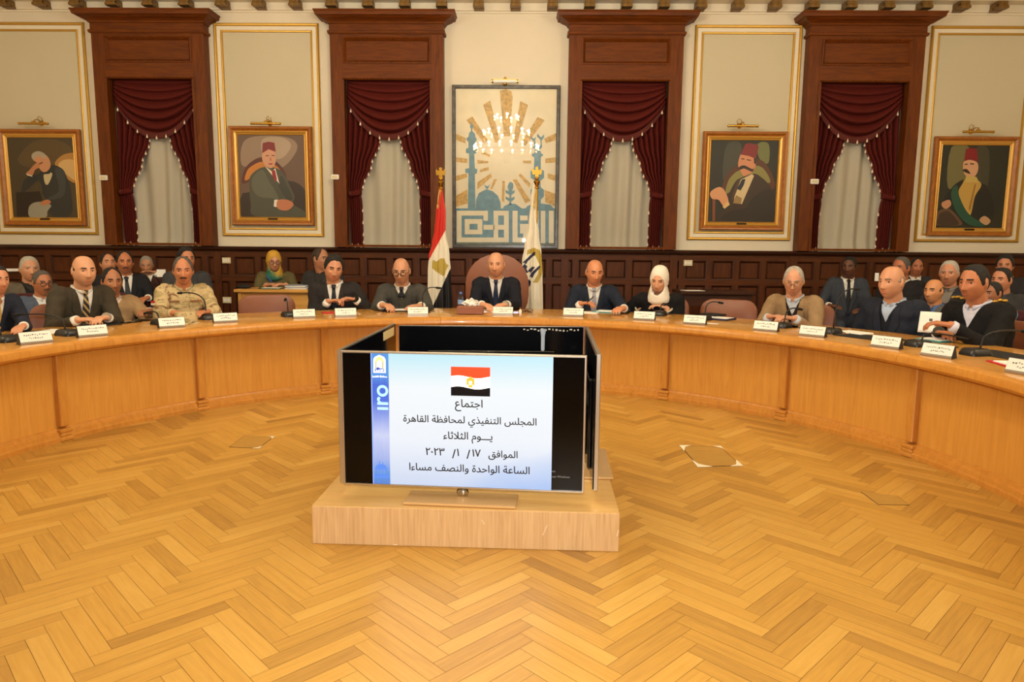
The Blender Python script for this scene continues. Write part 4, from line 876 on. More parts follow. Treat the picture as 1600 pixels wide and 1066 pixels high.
def camo():
    m = bpy.data.materials.new('desert_camouflage'); m.use_nodes = True; n = m.node_tree.nodes; L = m.node_tree.links; b = n['Principled BSDF']; b.inputs['Roughness'].default_value = .9
    tc = n.new('ShaderNodeTexCoord'); mp = n.new('ShaderNodeMapping'); mp.inputs['Scale'].default_value = (5, 5, 9); mp.inputs['Rotation'].default_value = (.3, .5, .2); L.new(tc.outputs['Object'], mp.inputs[0])
    t = n.new('ShaderNodeTexNoise'); t.inputs['Scale'].default_value = 1.5; t.inputs['Detail'].default_value = 1.5; t.inputs['Distortion'].default_value = 1.2; L.new(mp.outputs[0], t.inputs[0])
    r = n.new('ShaderNodeValToRGB'); r.color_ramp.interpolation = 'CONSTANT'; e = r.color_ramp.elements; e[0].color = lin((176, 152, 108)); e[1].position = .66; e[1].color = lin((122, 88, 58))
    for p, c in ((.36, (156, 140, 96)), (.44, (196, 172, 126)), (.60, (120, 112, 78)), (.625, (196, 172, 126))): k = e.new(p); k.color = lin(c)
    L.new(t.outputs[0], r.inputs[0]); L.new(r.outputs[0], b.inputs['Base Color']); return m
EYEW = mat('eye_white', (196, 186, 172), .3); IRIS = mat('dark_iris', (34, 22, 16), .2); RIMB = mat('spectacle_rim', (40, 34, 32), .3); RIMG = mat('gold_spectacle_rim', (176, 140, 80), .3, .7)
SHOE = mat('black_shoe', (20, 18, 18), .3)
LENS = bpy.data.materials.new('spectacle_lens'); LENS.use_nodes = True; glass_setup(LENS, (.95, .95, .95, 1))
HAIRFULL = [(0, .083), (25, .080), (42, .070), (56, .048), (66, .012), (76, -.022), (84, -.02), (92, .028), (108, .022), (122, -.035), (140, -.062), (180, -.07)]
HAIRREC = [(0, .108), (22, .106), (38, .090), (52, .060), (64, .02), (76, -.015), (84, -.015), (92, .03), (108, .022), (122, -.035), (140, -.062), (180, -.07)]
HAIRBALD = [(0, .3), (58, .3), (66, .02), (76, -.012), (84, -.012), (92, .028), (108, .02), (122, -.03), (140, -.06), (180, -.068)]
def ik(a, c, l1, l2, pole):
    d = c - a; L = d.length
    if L > (l1 + l2) * .995: k = L / ((l1 + l2) * .995); l1 *= k; l2 *= k
    x = (l1 * l1 - l2 * l2 + L * L) / (2 * L); h = math.sqrt(max(1e-6, l1 * l1 - x * x)); u = d / L; pv = (pole - u * pole.dot(u)).normalized()
    return a + u * x + pv * h
SEATS = []
def person(label, head, r=None, Y=None, hpx=36, th=0, face=(0, 0, 0), lean=.18, hands=(None, None), hcurl=(.5, .5), tone=(196, 140, 104), hair='full', hairc=(30, 24, 20), hp={}, suit=None, shirt=None, tie=None, inner=None, vdepth=.30, collar=True, lap=True,
           brow=None, mous=None, beard=None, glasses=None, hijab=None, fat=1.0, style='suit', seat=.44, row='row', up=None, eyes=.75):
    fat = 1 + (fat - 1) * .5 - .03
    hw = atr(head[0], head[1], r) if r else at(head[0], head[1], Y=Y)
    s = hpx * hw.y / F / .243; s = min(1.16, max(.86, s))
    thr = R(th); Rz = M.Rotation(thr, 4, 'Z'); root = V((hw.x, hw.y, 0)) - (Rz @ V((0, -lean, 0)))
    P = thing('person', label, 'person', root, thr, row)
    inv = (M.Translation(root) @ Rz).inverted()
    H = V((0, -lean, hw.z)); Hm = M.Translation(H) @ M.Rotation(R(face[0] - th), 4, 'Z') @ M.Rotation(R(face[1]), 4, 'X') @ M.Rotation(R(face[2]), 4, 'Y') @ M.Scale(s, 4)
    N = H + V((0, .04 + lean * .15, -.132)) * s; PV = V((0, 0, seat))
    SEATS.append((root, thr, label))
    # --- torso cross sections from hips to neck
    tab = [(0, .165, .13), (.1, .185, .145), (.35, .175, .14), (.6, .195, .128), (.76, .197, .118), (.87, .195, .098), (.94, .14, .082), (.975, .095, .07), (1, .074, .062)]
    def spine(t):
        mid = V((0, PV.y + .01, lerp(PV.z, N.z, .5))); a = PV.lerp(mid, t); b = mid.lerp(N, t); return a.lerp(b, t)
    def torso(q, k, top=1.0, n=28):
        rings = []
        for i in range(23):
            t = i / 22 * top; c = spine(t); a = interp([(x, y) for x, y, _ in tab], t) * s * fat * k; b = interp([(x, z) for x, _, z in tab], t) * s * fat * k
            if t > .9: a /= fat; b /= fat
            belly = .03 * (fat - .95) * 4 * ga(t - .28, .2)
            rings.append([(c.x + a * math.copysign(abs(cos(p)) ** .85, cos(p)), c.y + b * math.copysign(abs(sin(p)) ** .85, sin(p)) - (belly if sin(p) < 0 else 0), c.z) for p in [2 * pi * j / n for j in range(n)]])
        q.loft(rings)
    arms = []
    for i, sd in enumerate((-1, 1)):                      # -1: viewer's left when facing us
        sh = N + V((sd * .168 * (.6 + .4 * fat), .012, -.056)) * s
        hnd = hands[i]
        if hnd is None: wr = V((sd * .13, -.34, .50)); dr = V((-sd * .3, -1, -.15))
        else:
            wp = inv @ (at(hnd[0], hnd[1], z=hnd[2]) if hnd[2] < HC - .15 else at(hnd[0], hnd[1], Y=hnd[3])) if len(hnd) < 4 else inv @ at(hnd[0], hnd[1], Y=hnd[3])
            fw = wp - sh; fw.z = 0
            if fw.length > .54 * s: fw = fw.normalized() * .54 * s; wp = V((sh.x + fw.x, sh.y + fw.y, wp.z))
            wr = wp; dr = None
        el = ik(sh, wr, .30 * s, .265 * s, V((sd * .5, .3, -.8)))
        if dr is None: dr = (wr - el).normalized(); dr.z *= .3; dr = (dr + V((-sd * .55, 0, 0))).normalized()
        wr2 = wr - dr * .07 * s
        el = ik(sh, wr2, .30 * s, .265 * s, V((sd * .5, .3, -.8)))
        arms.append((sh, el, wr2, dr, sd))
    # --- body: one continuous surface of head, neck, trunk, arms, hands
    q = MB(); vs, fs, info, nl, nt = head_grid(hp); q.add([Hm @ v for v in vs], fs); q.f += [tuple(range(nl))[::-1], tuple(nt * nl + i for i in range(nl))]; q.m += [0, 0]
    for sd in (-1, 1):
        q.ball(Hm @ V((sd * .0765 * hp.get('w', 1), .012, .0)), (.009 * s, .019 * s, .031 * s), 10, 8, rot=(Hm.to_3x3().normalized() @ M.Rotation(sd * .35, 3, 'Z') @ M.Rotation(-.2, 3, 'X')))
    nb = Hm @ V((0, .018, -.06)); q.capsule(N + V((0, .01, -.05)) * s, nb, .066 * s * (.6 + .4 * fat), .060 * s, 14)
    torso(q, .82, .97, 20)
    for i, (sh, el, wr, dr, sd) in enumerate(arms):
        q.capsule(sh, el, .048 * s, .040 * s); q.capsule(el, wr, .038 * s, .027 * s)
        hand_mb(q, wr, dr, V((sd * .25, .1, 1)) if up is None else up[i], sd, hcurl[i], s * .98)
    hips = PV; knee = []
    for sd in (-1, 1):
        kn = V((sd * .12, -.40 * s + .0, seat + .04)); an = V((sd * .12, -.42 * s, .10)); knee.append((kn, an)); q.capsule(V((sd * .09, .0, seat)), kn, .07, .05); q.capsule(kn, an, .048, .035)
    bm_ = fuse(q, .0062 if hpx > 33 else .0075, 2); bm_.materials.append(skin(tone)); body = link('body', bm_, P, 1)
    hb = BVHTree.FromPolygons([v.copy() for v in vs], fs)
    def hlink(name, q, m, sm=1):
        q.v = [tuple(Hm @ V(p)) for p in q.v]; return q.build(name, m, P, sm)
    # --- face
    for sd in (-1, 1):
        q = MB(); c = V((sd * .031, cast(hb, sd * .031, .010, -.08) + .0085, .010)); rr = .0125
        rings = []
        for k in range(9):
            a = pi * min(max(k / 8, .03), .97); rings.append([c + V((rr * sin(a) * cos(t), -rr * cos(a), rr * sin(a) * sin(t))) for t in [2 * pi * j / 12 for j in range(12)]])
        q.loft(rings); q.m = [1 if min(i for i in f) < 24 and max(i for i in f) < 36 else 0 for f in q.f]
        lid = []; ro = rr * 1.09
        for k in range(7):                                # upper lid
            a = lerp(1.65, 1.65 - eyes * 1.35, k / 6); lid.append([c + V((ro * cos(b), -ro * sin(b) * cos(a - .1), ro * sin(b) * sin(a - .1))) for b in [pi * j / 10 for j in range(11)]])
        q.loft(lid, closed=False, caps=False, mi=2)
        hlink('eye', q, [EYEW, IRIS, skin(tone)])
        bc = brow or hairc; bw = .45 if hijab else 1
        q = MB(); patch(q, hb, [(.033 - .004 * bw, sd * .014, sd * .046), (.033, sd * .013, sd * .048), (.033 + .004 * bw, sd * .017, sd * .043)], 6, .003, .006)
        hlink('eyebrow', q, mat('hair_%d_%d_%d' % bc, bc, .8, bump=.3, bscale=300))
    lipc = tuple(int(a * b) for a, b in zip(tone, (.88, .74, .72)))
    q = MB(); patch(q, hb, [(-.0735, -.010, .010), (-.0685, -.019, .019), (-.0635, -.024, .024)], 8, .0012, .004); patch(q, hb, [(-.0615, -.024, .024), (-.0575, -.017, .017), (-.054, -.006, .006)], 8, .0012, .004)
    hlink('lips', q, mat('lips_%d_%d_%d' % lipc, lipc, .45))
    if mous:
        mc, th_, wd = mous; q = MB(); patch(q, hb, [(-.0535, -1.25 * wd, -.2 * wd), (-.049, -1.15 * wd, -.05 * wd), (-.0445, -.7 * wd, -.02 * wd)], 5, .003 + .0035 * th_, .012); patch(q, hb, [(-.0535, .2 * wd, 1.25 * wd), (-.049, .05 * wd, 1.15 * wd), (-.0445, .02 * wd, .7 * wd)], 5, .003 + .0035 * th_, .012); hlink('moustache', q, mat('hair_%d_%d_%d' % mc, mc, .85, bump=.3, bscale=300))
    if glasses:
        q = MB(); gm = {'dark': RIMB, 'gold': RIMG, 'thin': SILVER}[glasses]; rt = .0024 if glasses == 'dark' else .0016
        for sd in (-1, 1):
            cx = sd * .0325; pts = [(cx + .025 * math.copysign(abs(cos(a)) ** .7, cos(a)), -.108, .004 + .0175 * math.copysign(abs(sin(a)) ** .7, sin(a))) for a in [2 * pi * k / 20 for k in range(21)]]
            q.tube(pts, rt, 6, caps=False); q.tube([(sd * .057, -.107, .009), (sd * .072, -.085, .009), (sd * .080, .0, .008), (sd * .078, .02, -.004)], rt, 6)
        q.tube([(-.009, -.109, .008), (0, -.111, .011), (.009, -.109, .008)], rt, 6); g = hlink('glasses', q, gm)
        for sd in (-1, 1):
            q = MB(); cx = sd * .0325; n = 18; pts = [(cx + .0245 * math.copysign(abs(cos(a)) ** .7, cos(a)), -.108, .004 + .017 * math.copysign(abs(sin(a)) ** .7, sin(a))) for a in [2 * pi * k / n for k in range(n)]]
            q.add(pts + [(x, y + .0012, z) for x, y, z in pts], [tuple(range(n)), tuple(range(2 * n - 1, n - 1, -1))] + [(i, (i + 1) % n, (i + 1) % n + n, i + n) for i in range(n)]); q.v = [tuple(Hm @ V(p)) for p in q.v]; q.build('lens', LENS, g)
    # --- hair
    if hair and not hijab:
        line = {'full': HAIRFULL, 'short': HAIRFULL, 'rec': HAIRREC, 'bald': HAIRBALD}[hair]; tk = {'full': .0135, 'short': .007, 'rec': .009, 'bald': .0045}[hair]
        hv, hf, hi, nl, nt = head_grid(hp, nl=96, nt=80, plain=True); mk = []
        for k, (lon, p) in enumerate(hi):
            al = math.degrees(abs(lon)); m_ = (p.z - interp(line, al)) / .016
            if hair == 'bald': m_ = min(m_, (interp([(60, .0), (70, .03), (95, .055), (130, .06), (180, .05)], al) - p.z) / .014)
            nn = noise.noise(p * 60 + V((head[0], 0, 0))) * .25; mk.append(m_ + nn)
            e = min(1, max(0, mk[k] * .6)); e = e * e * (3 - 2 * e)
            hv[k] = p * (1 + (lerp(-.004, tk, e) + (tk * .22) * noise.noise(p * 90)) / max(.05, p.length)) + V((0, 0, .001))
        keep = [f for f in hf if max(mk[i] for i in f) > -.1]
        q = MB(); q.add(hv, keep); q.f.append(tuple(nt * nl + i for i in range(nl))); q.m.append(0)
        if hair == 'bald' or hair == 'none': q.f.pop(); q.m.pop()
        h = hlink('hair', q, mat('hair_%d_%d_%d' % hairc, hairc, .7, bump=.35, bscale=260, var=.25, vscale=90))
    if beard:
        q = MB(); patch(q, hb, [(-.112, -.018, .018), (-.10, -.034, .034), (-.09, -.042, .042), (-.08, -.045, .045)], 12, .002, .006); hlink('beard', q, mat('hair_%d_%d_%d' % beard, beard, .85, bump=.3, bscale=300))
    # --- clothes
    def garment(extra, vox, sm):
        q = MB(); torso(q, 1.0, 1.0, 32)
        for sh, el, wr, dr, sd in arms:
            q.ball(sh + V((-sd * .02, 0, -.004)) * s, .078 * s * (.5 + .5 * fat), 14, 10); q.capsule(sh, el, .066 * s * (.5 + .5 * fat), .056 * s, 14); q.capsule(el, wr - (wr - el).normalized() * .054 * s, .058 * s, .043 * s, 14)
            q.capsule(sh + V((-sd * .05, 0, .012)) * s, N + V((sd * .055, .01, -.035)) * s, .052 * s, .045 * s, 12)
        return fuse(q, vox, sm)
    g = garment(0, .0125, 5)
    sv = V((head[0] * .37, head[1] * .11, th))
    cn = [(v.co.copy(), v.normal.copy()) for v in g.vertices]; fl_ = []      # soft creases
    for c, nm in cn: fl_ += list(c + nm * (.0075 * noise.noise(V((c.x * 5, c.y * 5, c.z * 16)) + sv) + .004 * noise.noise(c * 22 + sv) + .001))
    g.vertices.foreach_set('co', fl_); g.update()
    suit = suit or (40, 40, 44); jm = suit if not isinstance(suit, tuple) else cloth(suit)
    zt = N.z + .03 * s; zV = N.z - vdepth * s; xw = .062 * s
    edge = lambda z: max(0, xw * min(1, (z - zV) / (zt - .05 * s - zV)) ** .85)
    tq = MB(); torso(tq, 1.0, 1.0, 32); tbv = BVHTree.FromPolygons([V(v) for v in tq.v], tq.f); gfull = bvh_of(g)
    class Front:
        def ray_cast(self, o, d):
            h = gfull.ray_cast(o, d)
            if abs(d.y) > .5 and h[0] is not None:
                t = tbv.ray_cast(o, d)
                if t[0] is not None and h[0].y < t[0].y - .035: return t
            return h
    gb = Front()
    if vdepth:
        bm = bmesh.new(); bm.from_mesh(g)
        segs = [(zV, zV + (zt - zV) * .45), (zV + (zt - zV) * .45, zt)]
        for sd in (-1, 1):
            z0, z1 = zV, zt - .05 * s; no = V((z1 - z0, 0, -sd * xw)).normalized(); geo = bm.verts[:] + bm.edges[:] + bm.faces[:]
            bmesh.ops.bisect_plane(bm, geom=geo, plane_co=V((0, 0, zV)), plane_no=V(((z1 - z0), 0, -sd * xw)).normalized())
        ln = lambda z: xw * (z - zV) / (zt - .05 * s - zV)
        dead = [f for f in bm.faces if (lambda c: c.z > zV and abs(c.x) < ln(c.z) and c.y > (cast(gb, c.x, c.z, c.y) - .03) and c.y < spine(min(1, max(0, (c.z - PV.z) / (N.z - PV.z)))).y)(f.calc_center_median())]
        bmesh.ops.delete(bm, geom=dead, context='FACES')
        jme = bpy.data.meshes.new('jacket'); bm.to_mesh(jme); bm.free(); jme.materials.append(jm)
        jk = link({'suit': 'jacket', 'sweater': 'sweater'}.get(style, style), jme, P, 1); so = jk.modifiers.new('t', 'SOLIDIFY'); so.thickness = .006; so.offset = -1
        ipl = [f for f in g.polygons if f.center.z > zV - .05 and abs(f.center.x) < max(0, ln(f.center.z)) + .035 and f.center.y < spine(min(1, max(0, (f.center.z - PV.z) / (N.z - PV.z)))).y + .01]
        def front_piece(name, m, zlo, inset, par=P):
            vm = {}; vv = []; ff = []
            for f in ipl:
                if f.center.z < zlo: continue
                for i in f.vertices:
                    if i not in vm: vm[i] = len(vv); vv.append(g.vertices[i].co - g.vertices[i].normal * inset)
                ff.append([vm[i] for i in f.vertices])
            if not ff: return None
            me = bpy.data.meshes.new(name); me.from_pydata(vv, [], ff); me.materials.append(m); return link(name, me, par, 1)
        if inner:
            zi = N.z - inner[1] * s; front_piece('sweater', cloth(inner[0]), -9, .009)
            q = MB(); rows = [(lerp(zi, zt - .055 * s, k / 6), -xw * .95 * k / 6 * .9 - .002, xw * .95 * k / 6 * .9 + .002) for k in range(7)]; patch(q, gb, rows, 8, -.003, .006); q.build('shirt', cloth(shirt or (226, 222, 214), .7, .05), P, 1)
        else: front_piece('shirt', cloth(shirt or (226, 222, 214), .7, .05), -9, .008)
        if tie:
            zb = (zi if inner else zV) + .012; k0 = N.z - .012 * s
            q = MB(); patch(q, gb, [(k0 - .036 * s, -.013 * s, .013 * s), (k0 - .018 * s, -.019 * s, .019 * s), (k0, -.021 * s, .021 * s)], 4, .011, .012); kn_ = 1
            n = 7; patch(q, gb, [(lerp(k0 - .036 * s, zb, k / n), -lerp(.013, .034, min(1, k / n * 1.3)) * s * min(1, (n - k) * .5 + .45), lerp(.013, .034, min(1, k / n * 1.3)) * s * min(1, (n - k) * .5 + .45)) for k in range(n, -1, -1)], 4, .004, .009)
            q.build('tie', tie if not isinstance(tie, tuple) else cloth(tie, .5, .05), P, 1)
        if lap:
            for sd in (-1, 1):
                q = MB(); rows = []
                for k in range(11):
                    t = k / 10; z = lerp(zV, zt - .06 * s, t); wd = interp([(0, .004), (.35, .042), (.62, .066), (.66, .05), (.78, .048), (1, .03)], t) * s; x0 = ln(z) - .002; rows.append((z, sd * x0, sd * (x0 + wd)))
                patch(q, gb, rows, 4, .006, .010); q.build('lapel', jm, P, 1)
    else:
        g.materials.append(jm); jk = link({'suit': 'jacket'}.get(style, style), g, P, 1)
    if collar:
        q = MB(); cm = cloth(shirt or (226, 222, 214), .7, .05); n = 20; R1, R2 = [], []
        for k in range(n + 1):
            a = lerp(-pi / 2 + .16, 1.5 * pi - .16, k / n); f = max(0, -sin(a)); c = N + V((0, .012, 0)) * s
            R1.append((c.x + .071 * s * cos(a), c.y + .066 * s * sin(a) - .012 * f * s, c.z + (.026 - .022 * f) * s)); R2.append((c.x + (.076 + .004 * f) * s * cos(a), c.y + (.072 + .02 * f) * s * sin(a) - .006 * f, c.z + (.004 - .046 * f ** 2) * s))
        R0 = [(x - (x - N.x) * .06, y, z - .03 * s) for x, y, z in R1]
        q.loft([R0, R1, R2], closed=False, caps=False); o = q.build('collar', cm, P, 1); o.modifiers.new('t', 'SOLIDIFY').thickness = .003
        for sh, el, wr, dr, sd in arms:
            d = (wr - el).normalized(); MB().tube([wr - d * .05 * s, wr - d * .004 * s], [.038 * s, .0355 * s], 16).build('cuff', cm, P, 1)
    q = MB()
    for sd, (kn, an) in zip((-1, 1), knee): q.capsule(V((sd * .09, .02, seat)), kn, .088, .068); q.capsule(kn, an, .066, .05)
    q.ball(V((0, .02, seat)), (.19 * fat, .14, .10), 16, 10); tr = fuse(q, .024, 3); tr.materials.append(jm if style in ('suit', 'uniform_shirt') else cloth((34, 34, 38))); link('trousers', tr, P, 1)
    for kn, an in knee:
        MB().capsule((an.x, an.y + .03, .042), (an.x, an.y - .14, .034), .040, .030, 10).build('shoe', SHOE, P, 1)
    if hijab:
        q = MB(); vs, fs, info, nl, nt = head_grid(hp, plain=True); k = 1.13
        q.add([Hm @ V((v.x * 1.14, v.y * 1.06 + .012, v.z * 1.10 + .004)) for v in vs], fs); q.f += [tuple(range(nl))[::-1], tuple(nt * nl + i for i in range(nl))]; q.m += [0, 0]
        a = Hm @ V((0, -.01, -.07)); q.capsule(a, N + V((0, -.005, .0)) * s, .080 * s, .092 * s, 16)
        rings = []
        for t, rx, ry, dy in ((0, .08, .076, 0), (.3, .088, .086, -.004), (.6, .100, .088, -.012), (.85, .095, .075, -.03), (1, .06, .05, -.045)):
            c = a.lerp(N + V((0, -.02, -.09)) * s, t); rings.append([(c.x + rx * s * cos(p), c.y + ry * s * sin(p) + dy, c.z) for p in [2 * pi * j / 20 for j in range(20)]])
        q.loft(rings); hj = fuse(q, .0085, 4); iv = Hm.inverted(); bm = bmesh.new(); bm.from_mesh(hj)
        for v in bm.verts: v.co += v.normal * .004 * noise.noise(V((v.co.x * 9, v.co.y * 9, v.co.z * 30)))
        ea, eb, ez = .060, .088, -.022
        bmesh.ops.delete(bm, geom=[v for v in bm.verts if (lambda c: (c.x / ea) ** 2 + ((c.z - ez) / eb) ** 2 < 1 and c.y < -.01)(iv @ v.co)], context='VERTS')
        for v in bm.verts:
            if v.is_boundary:
                c = iv @ v.co; rr = math.hypot(c.x / ea, (c.z - ez) / eb)
                if rr > .3: c.x /= rr; c.z = ez + (c.z - ez) / rr
                yy = cast(hb, c.x * .98, max(-.108, c.z), c.y); c.y = max(min(c.y, yy + .004), yy - .004) if c.z > -.10 else min(c.y, yy + .01); v.co = Hm @ c
        bm.to_mesh(hj); bm.free()
        hj.materials.append(hijab); o = link('headscarf', hj, P, 1); so = o.modifiers.new('t', 'SOLIDIFY'); so.thickness = .006; so.offset = 0
    return dict(P=P, bvh=gb, N=N, s=s, arms=arms, Hm=Hm, jm=jm, root=root, inv=inv)
T_ = 'people seated at the round table'; B_ = 'people seated in the rows along the wall'
def face_mid(u, v, r): p = atr(u, v, r); return math.degrees(atan2(p.y - CY, p.x - CX)) - 90
def tp(label, head, r, hpx, **k):
    k.setdefault('th', face_mid(head[0], head[1], r)); return person(label, head, r=r, hpx=hpx, row=T_, **k)
def bp(label, head, Y, hpx, **k): return person(label, head, Y=Y, hpx=hpx, row=B_, **k)
GREYH = (120, 114, 106); DARKH_ = (26, 22, 20); BROWNH = (60, 46, 36); SALT = (84, 78, 72)
stripe = bpy.data.materials.new('striped_silk'); stripe.use_nodes = True
def stripes(m, a, b, scale, rot):
    n = m.node_tree.nodes; L = m.node_tree.links; tc = n.new('ShaderNodeTexCoord'); mp = n.new('ShaderNodeMapping'); mp.inputs['Rotation'].default_value = rot; L.new(tc.outputs['Object'], mp.inputs[0])
    wv = n.new('ShaderNodeTexWave'); wv.inputs['Scale'].default_value = scale; L.new(mp.outputs[0], wv.inputs[0]); r = n.new('ShaderNodeValToRGB'); r.color_ramp.interpolation = 'CONSTANT'; r.color_ramp.elements[0].color = lin(a); r.color_ramp.elements[1].position = .66; r.color_ramp.elements[1].color = lin(b)
    L.new(wv.outputs[0], r.inputs[0]); L.new(r.outputs[0], n['Principled BSDF'].inputs['Base Color'])
stripes(stripe, (40, 28, 26), (176, 146, 92), 9, (0, R(35), 0))
pin = bpy.data.materials.new('pinstripe_wool'); pin.use_nodes = True; stripes(pin, (30, 28, 30), (58, 56, 58), 26, (0, 0, 0)); pin.node_tree.nodes['Principled BSDF'].inputs['Roughness'].default_value = .9
# --- at the table, from the left
tp('person in a dark suit and yellow tie at the left end beside a microphone', (-4, 438), 3.80, 46, face=(62, 4, 0), hands=(None, (35, 516, .762)), suit=(36, 40, 54), tie=(206, 164, 84), hair='short', hairc=DARKH_, tone=(196, 134, 100), lean=.2, vdepth=.34)
pj = tp('person with balding head and striped brown tie, hands folded on the table', (131, 424), 3.92, 49, th=50, face=(52, 4, 0), hands=((137, 499, .762), (158, 497, .768)), hcurl=(.5, .6), suit=(62, 54, 42), tie=stripe, hair='bald', hairc=BROWNH, brow=DARKH_, tone=(206, 150, 114), fat=1.16, hp={'fat': .8, 'w': 1.04}, lean=.2, vdepth=.36)
so = tp('person in desert camouflage uniform with a dark moustache', (286, 424), 3.95, 44, th=28, face=(26, 4, 0), hands=((288, 492, .762), (316, 488, .762)), suit=camo(), vdepth=.10, shirt=(190, 172, 130), lap=False, style='uniform_shirt', hair='rec', hairc=SALT, mous=((34, 26, 22), .9, .026), tone=(190, 122, 84), fat=1.12, lean=.15)
mw = tp('person in a dark suit and tie looking down at a clasped wrist', (521, 420), 3.92, 42, th=8, face=(24, 14, 6), hands=((524, 469, .80), (544, 466, .82)), hcurl=(1.0, 1.0), suit=(44, 40, 40), tie=(30, 34, 46), hair='full', hairc=DARKH_, tone=(198, 138, 104), fat=1.14, hp={'fat': .5, 'w': 1.03}, lean=.16, vdepth=.36, eyes=.3)
tp('bald person in spectacles and a grey suit over a sweater, writing', (627, 424), 3.93, 42, th=4, face=(0, 14, 0), hands=((606, 480, .768), (646, 481, .762)), hcurl=(.9, .35), suit=(70, 68, 64), inner=((74, 72, 62), .12), tie=(30, 28, 34), hair='bald', hairc=GREYH, brow=SALT, glasses='dark', tone=(202, 144, 110), fat=1.12, lean=.2, vdepth=.36, eyes=.4)
ch = tp('bald person presiding in a navy suit with clasped hands between two flags', (775, 414), 3.90, 39, th=0, face=(-6, 6, 0), hands=((764, 479, .768), (780, 478, .77)), hcurl=(.9, .9), suit=(26, 28, 38), tie=(24, 32, 62), hair='bald', hairc=(150, 130, 110), brow=(150, 120, 96), tone=(214, 152, 116), fat=1.16, hp={'fat': .6, 'w': 1.05}, lean=.16, vdepth=.34, eyes=.55)
tp('person in a dark blue suit and silver tie holding a pen', (929, 426), 3.93, 40, th=-6, face=(8, 12, 0), hands=((918, 473, .79), (972, 484, .762)), hcurl=(1.0, .55), suit=(32, 38, 52), tie=(150, 146, 156), hair='bald', hairc=(110, 96, 80), brow=BROWNH, tone=(206, 136, 96), fat=1.08, hp={'w': 1.03}, lean=.18, vdepth=.36, eyes=.4)
wm = tp('person in a white headscarf and black coat looking down', (1030, 438), 3.92, 41, th=-16, face=(-24, 18, 4), hands=((1012, 478, .76), (1030, 478, .77)), hcurl=(.7, .7), suit=(22, 21, 23), vdepth=0, collar=False, hair=None, brow=(60, 40, 32), hijab=mat('white_scarf', (238, 228, 212), .75, bump=.1, bscale=120), tone=(216, 160, 126), fat=1.08, hp={'w': .98, 'nose': .8}, lean=.2, style='coat', eyes=.3)
bj = tp('person with white hair in a beige jacket and spectacles', (1240, 440), 3.92, 45, th=-34, face=(-24, 14, 0), hands=((1212, 494, .762), (1228, 496, .768)), hcurl=(.7, .7), suit=(152, 124, 90), inner=((44, 30, 26), .15), shirt=(190, 200, 212), hair='rec', hairc=(176, 168, 156), brow=(150, 140, 128), glasses='gold', tone=(206, 148, 116), fat=1.12, lean=.22, vdepth=.38, eyes=.35)
tp('bald person in a navy jacket and sweater with a pale blue collar', (1393, 442), 3.98, 52, th=-54, face=(-62, 2, 0), hands=(None, None), suit=(34, 38, 50), inner=((26, 28, 38), .15), shirt=(168, 182, 206), hair='bald', hairc=(150, 132, 112), brow=(120, 100, 84), tone=(206, 146, 110), fat=1.22, hp={'fat': .6}, lean=.12, vdepth=.36)
of = tp('officer person in a black sweater with gold epaulettes reading a booklet', (1522, 443), 3.96, 57, th=-66, face=(-66, 4, 0), hands=((1475, 520, .76), (1466, 505, .84)), hcurl=(.7, .8), suit=(20, 19, 20), vdepth=.17, shirt=(206, 206, 222), lap=False, style='sweater', hair='short', hairc=DARKH_, tone=(186, 118, 80), fat=1.12, hp={'nose': 1.15}, lean=.14)
# --- behind the table, left
bp('person with white hair and grey jacket in the far left back row', (46, 421), 7.4, 40, th=40, face=(48, 2, 0), suit=(92, 84, 72), inner=((30, 28, 28), .08), shirt=(40, 38, 36), hair='short', hairc=(170, 164, 152), tone=(196, 140, 108), lean=.04, lap=True)
bp('person in spectacles and a slate blue suit behind the yellow tie', (66, 443), 6.75, 40, th=44, face=(56, 4, 0), suit=(74, 84, 104), shirt=(206, 208, 206), hair='short', hairc=SALT, mous=((90, 80, 72), .6, .024), glasses='dark', tone=(176, 112, 76), lean=.04, vdepth=.3)
bp('person partly hidden behind the moustached man in the black suit', (169, 413), 8.25, 33, th=30, face=(44, -10, 0), suit=(44, 42, 44), shirt=(50, 48, 50), hair='rec', hairc=DARKH_, tone=(200, 138, 104), lean=.02)
bp('person with a moustache in a black suit leaning back on the left', (195, 411), 7.75, 36, th=36, face=(34, 0, 0), hands=(None, (225, 468, 0, 7.3)), suit=(30, 30, 34), tie=(40, 42, 50), hair='rec', hairc=DARKH_, mous=((60, 50, 44), .8, .026), tone=(180, 112, 76), lean=.02, fat=1.1, vdepth=.34)
bp('person in a tan pullover between the striped tie and the camouflage', (175, 441), 6.8, 44, th=46, face=(44, 2, 0), hands=(None, (232, 488, 0, 6.45)), suit=(166, 134, 96), vdepth=.08, shirt=(212, 190, 176), lap=False, style='sweater', hair='rec', hairc=DARKH_, tone=(176, 116, 80), lean=.08, fat=1.06)
bp('person with grey hair resting a hand on the face near the wainscot', (229, 415), 8.6, 29, th=20, face=(24, 10, 0), hands=(None, (233, 424, 0, 8.38)), suit=(70, 44, 40), hair='short', hairc=(136, 130, 120), tone=(176, 122, 90), lean=.06)
bp('person in a charcoal jacket directly behind the camouflage uniform', (291, 406), 7.7, 37, th=30, face=(44, 0, 0), suit=(58, 58, 60), shirt=(60, 60, 64), hair='full', hairc=DARKH_, mous=((34, 28, 24), .8, .026), tone=(190, 124, 88), lean=.02)
scarf = bpy.data.materials.new('yellow_teal_scarf'); scarf.use_nodes = True
